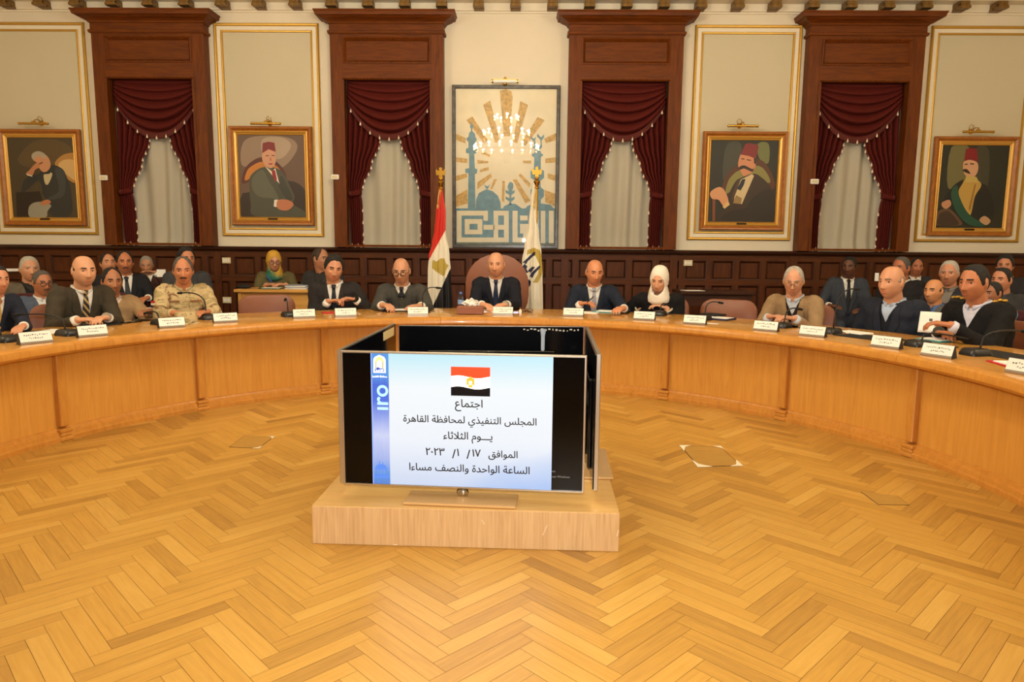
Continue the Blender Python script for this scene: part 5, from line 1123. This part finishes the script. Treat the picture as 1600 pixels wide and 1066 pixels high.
def scarf_nodes(m):
    n = m.node_tree.nodes; L = m.node_tree.links; tc = n.new('ShaderNodeTexCoord'); sx = n.new('ShaderNodeSeparateXYZ'); L.new(tc.outputs['Generated'], sx.inputs[0])
    t = n.new('ShaderNodeTexNoise'); t.inputs['Scale'].default_value = 5; L.new(tc.outputs['Generated'], t.inputs[0])
    a = n.new('ShaderNodeMath'); a.operation = 'MULTIPLY_ADD'; a.inputs[1].default_value = .35; L.new(t.outputs[0], a.inputs[0]); L.new(sx.outputs['Z'], a.inputs[2])
    b = n.new('ShaderNodeMath'); b.operation = 'MULTIPLY_ADD'; b.inputs[1].default_value = .45; L.new(sx.outputs['X'], b.inputs[0]); L.new(a.outputs[0], b.inputs[2])
    r = n.new('ShaderNodeValToRGB'); e = r.color_ramp.elements; e[0].position = .58; e[0].color = lin((44, 112, 92)); e[1].position = .80; e[1].color = lin((198, 152, 52)); k = e.new(.70); k.color = lin((150, 140, 70))
    L.new(b.outputs[0], r.inputs[0]); L.new(r.outputs[0], n['Principled BSDF'].inputs['Base Color']); n['Principled BSDF'].inputs['Roughness'].default_value = .75
scarf_nodes(scarf)
sec = bp('person in a yellow and teal headscarf writing at the small desk', (428, 409), 8.85, 32, th=10, face=(26, 8, 0), hands=((424, 444, 0, 8.55), (438, 444, 0, 8.52)), hcurl=(1, .6), suit=(96, 88, 56), vdepth=0, collar=False, hair=None, brow=(60, 44, 36), glasses='dark', hijab=scarf, tone=(206, 146, 114), lean=.14, style='coat', seat=.5)
bp('person in a dark jacket hidden behind the man checking his wrist', (501, 406), 8.5, 35, th=-10, face=(60, 0, 0), suit=(50, 48, 48), shirt=(44, 42, 42), hair='rec', hairc=BROWNH, tone=(176, 120, 88), lean=.0, fat=1.12)
# --- behind the table, right
bp('person in a slate suit and black tie seated by the right wainscot', (1327, 418), 8.5, 32, th=-14, face=(-38, 2, 0), hands=((1304, 478, 0, 8.2), (1343, 484, 0, 8.1)), suit=(58, 62, 72), tie=(22, 22, 26), hair='short', hairc=DARKH_, tone=(96, 58, 40), lean=.04, vdepth=.44)
bp('person with greying hair and black jacket behind the bald man in navy', (1408, 420), 7.6, 36, th=-50, face=(-58, 0, 0), suit=(34, 32, 34), hair='short', hairc=SALT, tone=(176, 104, 70), lean=.0, fat=1.1)
bp('person with dark hair peering past the black jacket at the back right', (1432, 418), 8.7, 28, th=-20, face=(-14, 2, 0), suit=(46, 44, 46), hair='rec', hairc=DARKH_, tone=(170, 104, 72), lean=.0)
bp('person with silver hair and a grey checked shirt under a navy jacket', (1483, 428), 7.1, 40, th=-44, face=(-42, 2, 0), suit=(40, 42, 50), inner=((122, 114, 106), -.01), shirt=(122, 114, 106), hair='short', hairc=(170, 164, 154), tone=(192, 130, 98), lean=.0, fat=1.08, vdepth=.34)
bp('bald person in a grey suit and blue shirt between navy jacket and officer', (1459, 456), 6.55, 39, th=-58, face=(-60, 0, 0), suit=(84, 82, 80), shirt=(76, 98, 140), hair='bald', hairc=BROWNH, brow=DARKH_, tone=(206, 140, 94), lean=.02, vdepth=.26)
bp('person with dark hair hidden at the back right under the last painting', (1570, 416), 7.7, 34, th=-50, face=(-40, 4, 0), suit=(40, 38, 40), hair='full', hairc=DARKH_, tone=(186, 124, 92), lean=.0)
bp('person in a dark pinstripe jacket behind the officer', (1565, 439), 6.5, 40, th=-60, face=(-60, 0, 0), suit=pin, vdepth=.18, shirt=(60, 58, 60), hair='short', hairc=DARKH_, tone=(186, 124, 92), lean=.0, fat=1.1)
bp('person in a pale blue shirt low behind the officer', (1550, 460), 6.0, 36, th=-64, face=(-70, 0, 0), suit=(104, 132, 176), vdepth=0, collar=False, hair='short', hairc=DARKH_, tone=(150, 96, 66), lean=-.06, style='shirt')

# --- what they wear and hold
def on(p, pt): return pt
q = MB(); a = mw['arms'][1]; d = (a[2] - a[1]).normalized()
def band(pp, arm, name, m, off, wd, rad):
    sh, el, wr, dr, sd = pp['arms'][arm]; d = (wr - el).normalized(); c = wr + d * off
    return MB().tube([c - d * wd / 2, c + d * wd / 2], rad * pp['s'], 14).build(name, m, pp['P'], 40)
band(mw, 1, 'watch', BLACKP, .015, .03, .034); band(pj, 1, 'watch', SILVER, .015, .02, .034); band(ch, 1, 'watch', SILVER, .014, .022, .034); band(of, 0, 'watch', BLACKP, .012, .035, .036)
GOLDT = mat('gold_thread', (206, 160, 60), .5, .3)
def shoulder_patch(pp, sd, name, m, a=.10, b=.17, wd=.028, lift=.012):
    N, s = pp['N'], pp['s']; q = MB(); bv = pp['bvh']; rows = []
    for k in range(5):
        x = N.x + sd * lerp(a, b, k / 4) * s; r = []
        for y in (-wd, 0, wd):
            h = bv.ray_cast(V((x, N.y + y * s + .01, N.z + .3)), V((0, 0, -1))); z = h[0].z if h[0] is not None else N.z - .05
            r.append((x, N.y + y * s + .01, z + lift))
        rows.append(r + [(x, N.y + wd * s + .01, r[2][2] - .012), (x, N.y - wd * s + .01, r[0][2] - .012)])
    q.loft(rows); return q.build(name, m, pp['P'])
for sd in (-1, 1):
    shoulder_patch(of, sd, 'epaulette', BLACK, .085, .185, .034, .010)
    for k in (.11, .14, .17):
        N, s = of['N'], of['s']; x = N.x + sd * k * s; h = of['bvh'].ray_cast(V((x, N.y + .01, N.z + .3)), V((0, 0, -1)))
        if h[0] is not None: MB().ball((x, N.y + .0, h[0].z + .016), (.013, .026, .010), 8, 5).build('badge', GOLDT, of['P'])
    shoulder_patch(so, sd, 'epaulette', so['jm'], .085, .18, .03, .009)
    N, s = so['N'], so['s']; q = MB()
    patch(q, so['bvh'], [(N.z - .27 * s, sd * .045, sd * .145), (N.z - .16 * s, sd * .045, sd * .145)], 5, .006, .010); patch(q, so['bvh'], [(N.z - .185 * s, sd * .04, sd * .15), (N.z - .15 * s, sd * .04, sd * .15)], 5, .011, .012); q.build('pocket', so['jm'], so['P'])
    q = MB(); patch(q, so['bvh'], [(N.z - .135 * s, sd * .045, sd * .14), (N.z - .118 * s, sd * .045, sd * .14)], 5, .006, .008); q.build('name_tape', mat('tan_tape', (140, 96, 62), .8), so['P'])
    sh = so['arms'][0 if sd < 0 else 1][0]; el = so['arms'][0 if sd < 0 else 1][1]
sh, el, wr, dr, sd = so['arms'][0]; c = sh.lerp(el, .45)
fb = MB()
for k, m in enumerate((0, 1, 2)): fb.box((c.x - .068, c.y - .04 , c.z + .018 - .02 * k), (.006, .05, .02), R(35), mi=m)
fb.build('arm_flag', [CLR, CLW, CLK], so['P'])
q = MB(); N, s = bj['N'], bj['s']
# embroidered cuffs of the black coat
for i in (0, 1): band(wm, i, 'cuff_trim', mat('ivory_braid', (206, 190, 160), .7), -.03, .012, .050)
N, s = wm['N'], wm['s']
# chairs -------------------------------------------------------------
def rrect(w, h, r, n=6):
    return [(cx + r * cos(a), cz + r * sin(a)) for cx, cz, a0 in ((w / 2 - r, h / 2 - r, 0), (-w / 2 + r, h / 2 - r, pi / 2), (-w / 2 + r, -h / 2 + r, pi), (w / 2 - r, -h / 2 + r, 1.5 * pi)) for a in [a0 + pi / 2 * k / n for k in range(n + 1)]]
def make_chair(name, cat, leather, metal, bw, bz0, bz1, br, arms=True, rake=.10):
    t = thing(name, 'x', cat)
    q = MB(); q.box((0, -.02, .405), (.50, .48, .09), bev=.03); q.build('seat', leather, t, 40)
    P = rrect(bw, bz1 - bz0, br); zc = (bz0 + bz1) / 2; rings = []
    for i, y in ((.022, .225), (0, .235), (0, .285), (.022, .30)):
        k = 1 - i * 2 / bw; rings.append([(x * k, y + rake * (z + zc - .45) + .25 * (1 - (2 * x / bw) ** 2) * .12, zc + z * k) for x, z in P])
    q = MB(); q.loft(rings); q.build('backrest', leather, t, 50)
    q = MB(); q.tube([(0, 0, .36), (0, 0, .09)], .028, 10); q.box((0, .25, .42), (.09, .05, .3)); q.box((0, .1, .355), (.09, .34, .02)); q.build('post', metal, t)
    q = MB()
    for k in range(5): a = 2 * pi * k / 5 + pi / 2; q.tube([(0, 0, .09), (.27 * cos(a), .27 * sin(a), .055)], [.024, .016], 8)
    q.build('base', metal, t)
    for k in range(5): a = 2 * pi * k / 5 + pi / 2; MB().lathe((.27 * cos(a), .27 * sin(a), .026), [(.0, -.02), (.02, -.02), (.026, -.01), (.026, .01), (.02, .02), (0, .02)], 10, axis=M.Rotation(pi / 2, 3, 'X') @ M.Rotation(a, 3, 'Y')).build('caster', BLACKP, t)
    if arms:
        for s in (-1, 1):
            q = MB(); q.tube([(s * .265, .2, .40), (s * .275, .18, .60), (s * .275, .05, .635), (s * .275, -.16, .63), (s * .27, -.19, .60)], .018, 8); q.build('armrest', metal, t, 40)
    return t
CH = make_chair('conference_chair', 'chair', LEATHER, BLACKP, .57, .47, .83, .12, False)
used = [0]
def put(proto, loc, rz, lb, group):
    o = proto if proto not in used else copy_tree(proto); used.append(proto)
    o.location = (loc[0], loc[1], 0); o.rotation_euler = (0, 0, rz); o['label'] = lb; o['group'] = group; return o
GC = 'brown leather chairs around the table'
HB = make_chair('executive_chair', 'chair', LEATHER, BLACKP, .72, .47, 1.27, .34, True, .06)
SITS = ['person in the yellow tie', 'balding man in the striped tie', 'camouflage uniform', 'man checking his wrist', 'bald man writing in spectacles', 'chairman', 'man in the silver tie', 'woman in the white headscarf', 'man in the beige jacket', 'bald man in navy', 'officer in the black sweater',
 'white haired man at the far left', 'slate blue suit and spectacles', 'man hidden behind the black suit on the left', 'moustached man in the black suit', 'tan pullover', 'grey haired man resting a hand on his face', 'charcoal jacket', 'yellow and teal headscarf', 'dark jacket behind the man checking his wrist', 'slate suit and black tie', 'greying man in the black jacket', 'dark haired man peering past the black jacket', 'silver haired man in the checked shirt', 'bald man in the grey suit and blue shirt', 'dark haired man under the last painting', 'pinstripe jacket', 'pale blue shirt']
for k, (root, th, lb) in enumerate(SEATS[:11]):
    if k == 5: p = at(777, 440, Y=root.y + .3); put(HB, (p.x, root.y), th, 'tall round topped brown leather chair of the chairman', 'tall chair')
    else: put(CH, root, th, 'brown leather chair holding the ' + SITS[k], GC)
for (u, v, r), lb in zip([(420, 480, 4.12), (1132, 484, 4.12)], ['empty brown leather chair before the small light wood desk', 'empty brown leather chair beside the woman in the white headscarf']):
    p = atr(u, v, r); a = math.degrees(atan2(p.y - CY, p.x - CX)) - 90; put(CH, p, R(a * .7), lb, GC)
AS = None
def audience():
    t = thing('audience_seat', 'x', 'seat'); q = MB(); q.box((0, -.02, .38), (.5, .46, .1), bev=.03); q.build('seat', MAROON, t, 40)
    P = rrect(.52, .46, .07); q = MB(); q.loft([[(x * k, y + .12 * z, .62 + z * k) for x, z in P] for k, y in ((.92, .225), (1, .24), (1, .31), (.92, .325))]); q.build('backrest', MAROON, t, 50)
    for s in (-1, 1):
        MB().box((s * .285, .02, .30), (.05, .42, .60), bev=.01).build('side_panel', DEEPW, t)
        MB().box((s * .285, .0, .615), (.07, .42, .035), bev=.01).build('armrest', MAROON, t)
    return t
AS = audience()
for k, (root, th, lb) in enumerate(SEATS[11:]):
    put(AS, root + (M.Rotation(th, 3, 'Z') @ V((0, .03, 0))), th, 'maroon seat under the ' + SITS[11 + k], 'maroon seats along the walls')
p = at(245, 436, Y=8.0); es = put(AS, p, R(30), 'empty maroon seat with a white card left of the charcoal jacket', 'maroon seats along the walls')
for (u, v, Y, rz, w_, h_), lb in zip([(252, 427, 7.85, .5, .09, .085), (18, 422, 7.5, .7, .12, .03), (1370, 433, 7.9, -.5, .04, .09)], ['white seat card hung on the empty maroon seat', 'white card on a seat back at the far left', 'white card held behind the bald man in navy']):
    p = at(u, v, Y=Y); t = thing('seat_card', lb, 'card', p, rz, 'white seat cards'); MB().box((0, 0, 0), (w_, .006, h_)).build('sheet', PAPER, t)
# ------------------------------------------------------------------ furniture behind the table
LW = wood('light_desk_wood', (196, 140, 66), (212, 160, 86), (1, 8, 8), 2.5, .35)
a, b = at(366, 452, Y=8.25), at(500, 452, Y=8.25); zt = a.z
dk = thing('small_desk', 'light wood desk of the woman in the yellow headscarf', 'desk', ((a.x + b.x) / 2, 8.45, 0)); w_ = b.x - a.x
MB().box((0, 0, zt - .018), (w_, .46, .036), bev=.006).build('desk_top', LW, dk)
MB().box((.02, -.17, (zt - .04) / 2), (w_ - .1, .02, zt - .04)).build('front_panel', LW, dk)
for s in (-1, 1): MB().box((s * (w_ / 2 - .06), 0, (zt - .036) / 2), (.04, .4, zt - .036)).build('side_panel', LW, dk)
a, b = at(1062, 455, Y=8.6), at(1180, 455, Y=8.6); zt = a.z
dk2 = thing('side_table', 'dark mahogany side table against the wainscot behind the empty chair', 'table', ((a.x + b.x) / 2, 8.8, 0)); w2 = b.x - a.x
MB().box((0, 0, zt - .02), (w2, .5, .04), bev=.008).build('table_top', DEEPW, dk2); MB().box((0, 0, zt - .11), (w2 - .08, .42, .14)).build('apron', DEEPW, dk2)
for sx in (-1, 1):
    for sy in (-1, 1): MB().box((sx * (w2 / 2 - .07), sy * .17, (zt - .18) / 2), (.06, .06, zt - .18)).build('leg', DEEPW, dk2)
def sheet(name, lb, cat, p, rz, w_, d_, h, m, group=None, top=None):
    t = thing(name, lb, cat, p, rz, group); MB().box((0, 0, h / 2), (w_, d_, h), bev=min(.003, h * .3)).build('sheet' if h < .01 else 'cover', m, t)
    if top: MB().box((w_ * .05, -d_ * .02, h + top[0] / 2), (w_ * .8, d_ * .8, top[0])).build('pages', top[1], t)
    return t
p = at(1083, 452, Y=8.7); sheet('paper', 'white paper lying on the dark side table', 'paper', (p.x, 8.72, zt), .2, .25, .18, .004, PAPER)
zt1 = at(366, 452, Y=8.25).z
p = at(466, 447, Y=8.45); BLUEF = mat('pale_blue_folder', (150, 160, 176), .6)
for k in range(4): sheet('folder', ('lowest', 'second lowest', 'second highest', 'topmost')[k] + ' pale folder in the stack on the small light desk', 'folder', (p.x + .006 * (k % 2), 8.45, zt1 + .012 * k), .15 * (k % 2) - .05 * k, .26, .2, .011, BLUEF if k % 2 else PAPER, 'folders on the small desk')
p = at(410, 450, Y=8.4); sheet('notebook', 'green notebook open under the hands in the yellow headscarf', 'notebook', (p.x + .12, 8.36, zt1), 0, .26, .17, .012, mat('green_cover', (52, 72, 40), .6), None, (.004, PAPER))
q = thing('pen', 'blue pen in the hand of the woman in the yellow headscarf', 'pen', at(421, 436, Y=8.42)); MB().tube([(-.03, 0, .04), (.03, -.01, -.04)], .005, 8).build('barrel', mat('blue_plastic', (50, 80, 190), .3), q)
p = at(378, 448, Y=8.35); t = thing('handbag', 'small black bag on the left of the light desk', 'bag', (p.x, 8.4, zt1)); MB().ball((0, 0, .022), (.10, .05, .024), 12, 6).build('body', BLACK, t, 1); MB().tube([(-.05, 0, .03), (-.03, 0, .055), (.03, 0, .055), (.05, 0, .03)], .006, 6).build('strap', BLACK, t, 1)
# ------------------------------------------------------------------ on the table
def faces_out(p): return atan2(p.y - CY, p.x - CX) - pi / 2
PLW = mat('plate_holder_black', (30, 28, 28), .5)  # black sides of the tent plates
def name_plate(u, v, wd, lb, seed):
    p = at(u, v, z=TZ); rz = faces_out(p); t = thing('name_plate', lb, 'name plate', (p.x, p.y, TZ), rz, 'name plates on the round table')
    t.rotation_euler.z = rz * .8
    h, dp = .082, .03
    MB().loft([[(x, -dp, .004), (x, -dp + .002, .008), (x, -.002, h), (x, .002, h), (x, dp - .002, .008), (x, dp, .004)] for x in (-wd / 2, wd / 2)]).build('holder', PLW, t)
    def front(z): return -dp + (dp - .002) * (z - .008) / (h - .008) - .0012
    q = MB(); z0, z1 = .018, h - .002; q.add([(-wd / 2 + .002, front(z0), z0), (wd / 2 - .002, front(z0), z0), (wd / 2 - .002, front(z1), z1), (-wd / 2 + .002, front(z1), z1), (-wd / 2 + .002, front(z0) + .001, z0), (wd / 2 - .002, front(z0) + .001, z0), (wd / 2 - .002, front(z1) + .001, z1), (-wd / 2 + .002, front(z1) + .001, z1)], [(0, 1, 2, 3), (4, 7, 6, 5), (0, 4, 5, 1), (1, 5, 6, 2), (2, 6, 7, 3), (3, 7, 4, 0)]); q.build('card', WHITE, t)
    MB().box((0, -dp - .002, .008), (wd, .006, .016), bev=.002).build('foot_rail', SILVER, t)
    rd = random.Random(seed); q = MB()                   # the writing is too blurred to read in the photograph: worn strokes only
    for z, hw in ((.056, .36), (.036, .2)):
        x = -hw * wd
        while x < hw * wd:
            l = rd.uniform(.004, .013); zz_ = z + rd.uniform(-.003, .003); hh = rd.uniform(.0035, .008)
            q.add([(x, front(zz_) - .0006, zz_), (x + l, front(zz_) - .0006, zz_), (x + l * .8, front(zz_ + hh) - .0006, zz_ + hh), (x + l * .2, front(zz_ + hh) - .0006, zz_ + hh)], [(0, 1, 2, 3)]); x += l + rd.uniform(.002, .006)
    q.build('lettering', INK, t)
NP = [(55, 537, 'in front of the yellow tie at the far left'), (144, 526, 'in front of the man in the striped tie'), (268, 512, 'left of the camouflage cap'), (352, 504, 'in front of the camouflage uniform'), (475, 497, 'before the empty chair at the light desk'), (540, 495, 'in front of the man checking his wrist'), (653, 493, 'in front of the bald man writing'), (786, 492.5, 'in front of the chairman'), (896, 494.5, 'in front of the man in the silver tie'), (1007, 500.5, 'in front of the white headscarf'), (1086, 507, 'before the empty chair with notebooks'), (1197, 517.5, 'in front of the beige jacket'), (1270, 526, 'right of the beige jacket'), (1385, 544, 'in front of the bald man in navy'), (1466, 558, 'in front of the officer'), (1603, 586, 'cut off at the right edge')]
for i, (u, v, lb) in enumerate(NP): name_plate(u, v, .195, 'white tent name plate ' + lb, i)
MST = mat('microphone_metal', (34, 33, 34), .35, .3); FOAM = mat('microphone_foam', (20, 20, 20), .9)
def micro(u, v, hu, hv, lb, hd=.12, bend=.5):
    p = at(u, v, z=TZ); rz = faces_out(p); t = thing('microphone', lb, 'microphone', (p.x, p.y, TZ), rz, 'gooseneck microphones on the round table')
    Rm = M.Rotation(-rz, 3, 'Z'); h = at(hu, hv, Y=p.y + hd); h = Rm @ V((h.x - p.x, h.y - p.y, h.z - TZ)); h.z = max(h.z, .03)
    q = MB(); q.loft([[(x * k, y * k, z) for x, y in rrect(.13, .16, .03, 4)] for k, z in ((1, 0), (1, .012), (.86, .038), (.7, .044))]); q.build('base', BLACKP, t, 50)
    MB().box((0, -.045, .043), (.03, .02, .006), bev=.002).build('button', MST, t)
    s0 = V((0, .03, .04)); up = V((0, .02, max(.04, h.z * bend))); m_ = s0 + up
    pts = [s0.lerp(m_, k / 4) * (1) for k in range(4)]
    for k in range(9):
        a = k / 8; pts.append(m_ * (1 - a) ** 2 + (m_ + up * .8 + (h - m_) * .15) * 2 * a * (1 - a) + h * a * a)
    MB().tube(pts, .0055, 8).build('gooseneck', MST, t, 1)
    d = (pts[-1] - pts[-3]).normalized(); MB().capsule(h - d * .012, h + d * .028, .0115, .0105, 10).build('capsule', FOAM, t, 1)
    MB().tube([(0, .07, .012), (.03, .10, .004), (.09, .11, .004), (.12, .07, .004)], .003, 5).build('cable_or_reflection', BLACKP, t, 1)
MC = [(8, 534, -30, 500, 'at the far left in front of the yellow tie', .1), (107, 524, 27, 492, 'with its neck bent left before the striped tie', .1), (252, 507, 229, 489, 'left of the camouflage uniform', .1), (325, 499, 282, 458, 'leaning across the camouflage uniform', .15), (452, 494.5, 446, 468, 'before the empty chair at the light desk', .1), (661, 488, 684, 450, 'standing in front of the striped flag', .1), (1030, 493, 1042, 476, 'under the hands of the white headscarf', .12), (1099, 500, 1125, 473, 'before the empty chair with notebooks', .1), (1222, 512, 1249, 483, 'in front of the beige jacket', .1), (1298, 521, 1338, 452, 'tall and upright beside the bald man in navy', .1), (1434, 541, 1524, 533, 'with a low neck in front of the booklet', .1), (1524, 555, 1600, 518, 'in front of the officer at the right', .1)]
for u, v, a, b, lb, hd in MC: micro(u, v, a, b, 'black gooseneck microphone ' + lb, hd)
def tabletop(u, v): p = at(u, v, z=TZ); return p, faces_out(p)
NAVYC = mat('navy_cover', (30, 36, 66), .5); REDC = mat('red_cover', (190, 30, 40), .5); TEAL = mat('teal_folder', (60, 140, 140), .5)
def lay(name, lb, cat, u, v, w_, d_, h, m, turn=0, dz=0, top=None, group=None):
    p, rz = tabletop(u, v); return sheet(name, lb, cat, (p.x, p.y, TZ + dz), rz + turn, w_, d_, h, m, group, top)
lay('paper', 'white papers by the yellow tie at the far left', 'paper', 76, 519, .30, .21, .004, PAPER, .3)
lay('notebook', 'black notebook under the hand of the yellow tie', 'notebook', 46, 522, .2, .14, .012, BLACK, .2)
lay('notebook', 'black notebook under the hands of the striped tie', 'notebook', 158, 508, .26, .18, .010, BLACK, -.1)
lay('phone', 'black phone lying right of the striped tie', 'phone', 205, 504, .15, .075, .009, GLOSSB, .2)
lay('phone', 'black phone with white edge beside the camouflage sleeve', 'phone', 222, 501, .075, .15, .009, GLOSSB, .5)
p, rz = tabletop(291, 505); t = thing('cap', 'tan camouflage field cap on the table', 'cap', p, rz); MB().lathe((0, 0, 0), [(.085, 0), (.088, .02), (.087, .075), (.08, .09), (.0, .097)], 24).build('crown', so['jm'], t, 50)
q = MB(); q.loft([[(x, -.078 - .06 * (1 - (x / .085) ** 2) * k, .012 - .008 * k) for x in [-.085 + .17 * i / 12 for i in range(13)]] for k in (0, 1)] , closed=False, caps=False); o = q.build('peak', so['jm'], t, 1); o.modifiers.new('t', 'SOLIDIFY').thickness = .004
lay('phone', 'red cased phone beside the man checking his wrist', 'phone', 515, 489.5, .14, .07, .012, REDC, .1)
lay('notebook', 'dark folder with white sheet under the writing hand', 'folder', 622, 486, .34, .2, .012, BLACK, 0, 0, (.004, PAPER))
t = thing('pen', 'black pen in the hand of the bald man writing', 'pen', at(604, 474, Y=7.2)); MB().tube([(-.03, .02, .05), (.03, -.01, -.05)], .0055, 8).build('barrel', BLACKP, t)
lay('paper', 'white papers on the table before the chairman', 'paper', 758, 487, .3, .2, .012, PAPER)
p, rz = tabletop(735, 491); t = thing('tissue_box', 'brown tissue box beside the chairman with a white tissue', 'tissue box', p, 0); w_ = .255
MB().box((0, 0, .042), (w_, .125, .075), bev=.005).build('box', mat('brown_box', (142, 86, 62), .5), t)
for sx in (-1, 1): MB().box((sx * .1, 0, .004), (.03, .11, .008)).build('foot', DEEPW, t)
q = MB(); vs, fs = grid_mesh(lambda u, v: ((u - .5) * (.11 + .05 * sin(pi * v)) + .012 * sin(v * 9), .02 * sin(u * 9 + v * 2) * (1 - .3 * v), .078 + .075 * v * (.55 + .45 * sin(pi * (u * .8 + .1))) + .008 * sin(u * 14)), 18, 8); q.add(vs, fs); o = q.build('tissue', PAPER, t, 1); o.modifiers.new('t', 'SOLIDIFY').thickness = .003
p, rz = tabletop(720, 486); t = thing('water_bottle', 'small water bottle with blue label beside the tissue box', 'bottle', p, 0)
PET = bpy.data.materials.new('clear_plastic'); PET.use_nodes = True; glass_setup(PET, (.86, .9, .94, 1))
MB().lathe((0, 0, 0), [(.028, 0), (.031, .01), (.031, .05), (.029, .055), (.031, .06), (.031, .12), (.026, .145), (.013, .17), (.013, .18)], 18).build('bottle', PET, t, 40)
MB().lathe((0, 0, 0), [(.0315, .07), (.032, .07), (.032, .115), (.0315, .115)], 18).build('label', mat('blue_label', (130, 160, 206), .4), t); MB().lathe((0, 0, 0), [(.0, .175), (.016, .175), (.016, .195), (0, .195)], 14).build('cap', mat('blue_cap', (80, 120, 190), .4), t)
lay('phone', 'phone with lit screen right of the chairman plate', 'phone', 806, 489, .05, .09, .010, emi('lit_screen', (190, 196, 240), .8))
p, rz = tabletop(813, 491); t = thing('bottle', 'tiny white bottle right of the chairman plate', 'bottle', p); MB().lathe((0, 0, 0), [(.014, 0), (.015, .004), (.015, .035), (.009, .042), (.009, .05), (0, .051)], 14).build('body', WHITE, t, 40); MB().lathe((0, 0, .05), [(.010, 0), (.010, .014), (0, .015)], 12).build('cap', BRASS, t)
p, rz = tabletop(823, 489); t = thing('spectacles', 'folded black spectacles right of the chairman', 'spectacles', p); q = MB()
for s in (-1, 1): q.tube([(s * .034 + .026 * cos(a), -.005, .022 + .02 * sin(a)) for a in [2 * pi * k / 14 for k in range(15)]], .003, 6, caps=False)
q.tube([(-.008, -.005, .026), (.008, -.005, .026)], .003, 6); q.build('rim', BLACKP, t, 1); q = MB(); q.tube([(.06, -.004, .028), (.05, .03, .02), (-.05, .035, .006)], .003, 6); q.tube([(-.06, -.004, .028), (-.05, .04, .02), (.05, .045, .006)], .003, 6); q.build('temple', BLACKP, t, 1)
lay('folder', 'teal folder with papers under the silver tie man', 'folder', 950, 488, .30, .2, .010, TEAL, 0, 0, (.006, PAPER))
lay('paper', 'open white papers left of the teal folder', 'paper', 918, 489, .22, .2, .006, PAPER)
t = thing('pen', 'black pen held by the man in the silver tie', 'pen', at(922, 468, Y=7.15)); MB().tube([(.035, 0, .03), (-.03, .01, -.035)], .0055, 8).build('barrel', BLACKP, t)
lay('notebook', 'navy folder lowest under the black notebook', 'folder', 1122, 499, .27, .2, .016, NAVYC, -.1, 0, (.003, PAPER), 'notebooks at the empty chair')
lay('notebook', 'black notebook with white page edge on the navy folder', 'notebook', 1114, 496, .2, .15, .016, BLACK, -.45, .020, None, 'notebooks at the empty chair')
lay('paper', 'white slip beside the notebooks of the empty chair', 'paper', 1112, 506, .12, .05, .003, PAPER)
lay('glasses_case', 'dark case with silver end beside the beige jacket', 'case', 1232, 511, .15, .05, .02, GLOSSB, 0)
lay('paper', 'stack of white papers left of the bald man in navy', 'paper', 1336, 521, .22, .15, .012, PAPER, -.1)
for u, v, nm in ((1360, 528, 'right of the white papers'), (1572, 556, 'right of the officer microphone')): lay('desk_pad', 'black desk pad ' + nm, 'desk pad', u, v, .45, .26, .004, BLACK, 0, 0, None, 'desk pads')
lay('notebook', 'teal edged booklet pile under the open booklet', 'booklet', 1459, 533, .2, .14, .012, TEAL, 0, .001, (.004, PAPER))
p = at(1452, 507, z=.80); t = thing('booklet', 'open white booklet held up by the officer', 'booklet', (p.x, p.y, .735), R(-40), None)
q = MB(); q.add(*grid_mesh(lambda u, v: ((u - .5) * .14, .05 * (v - .5) + .015 * sin(pi * u), .003 + .155 * v), 6, 6)); o = q.build('cover', PAPER, t, 1); o.modifiers.new('t', 'SOLIDIFY').thickness = .004
q = MB(); q.add(*grid_mesh(lambda u, v: ((u - .5) * .13, .03 + .02 * (v - .5), .003 + .09 * v), 4, 4)); o = q.build('pages', PAPER, t, 1); o.modifiers.new('t', 'SOLIDIFY').thickness = .008
MB().box((.01, -.012, .10), (.022, .002, .02)).build('emblem', INK, t)
lay('pen', 'black pen by the officer plate', 'pen', 1480, 542, .14, .009, .009, BLACKP, .3)
lay('folder', 'red edged white papers at the right edge', 'papers', 1592, 572, .3, .2, .008, REDC, -.2, 0, (.006, PAPER))
bpy.data.scenes.remove(TMP)
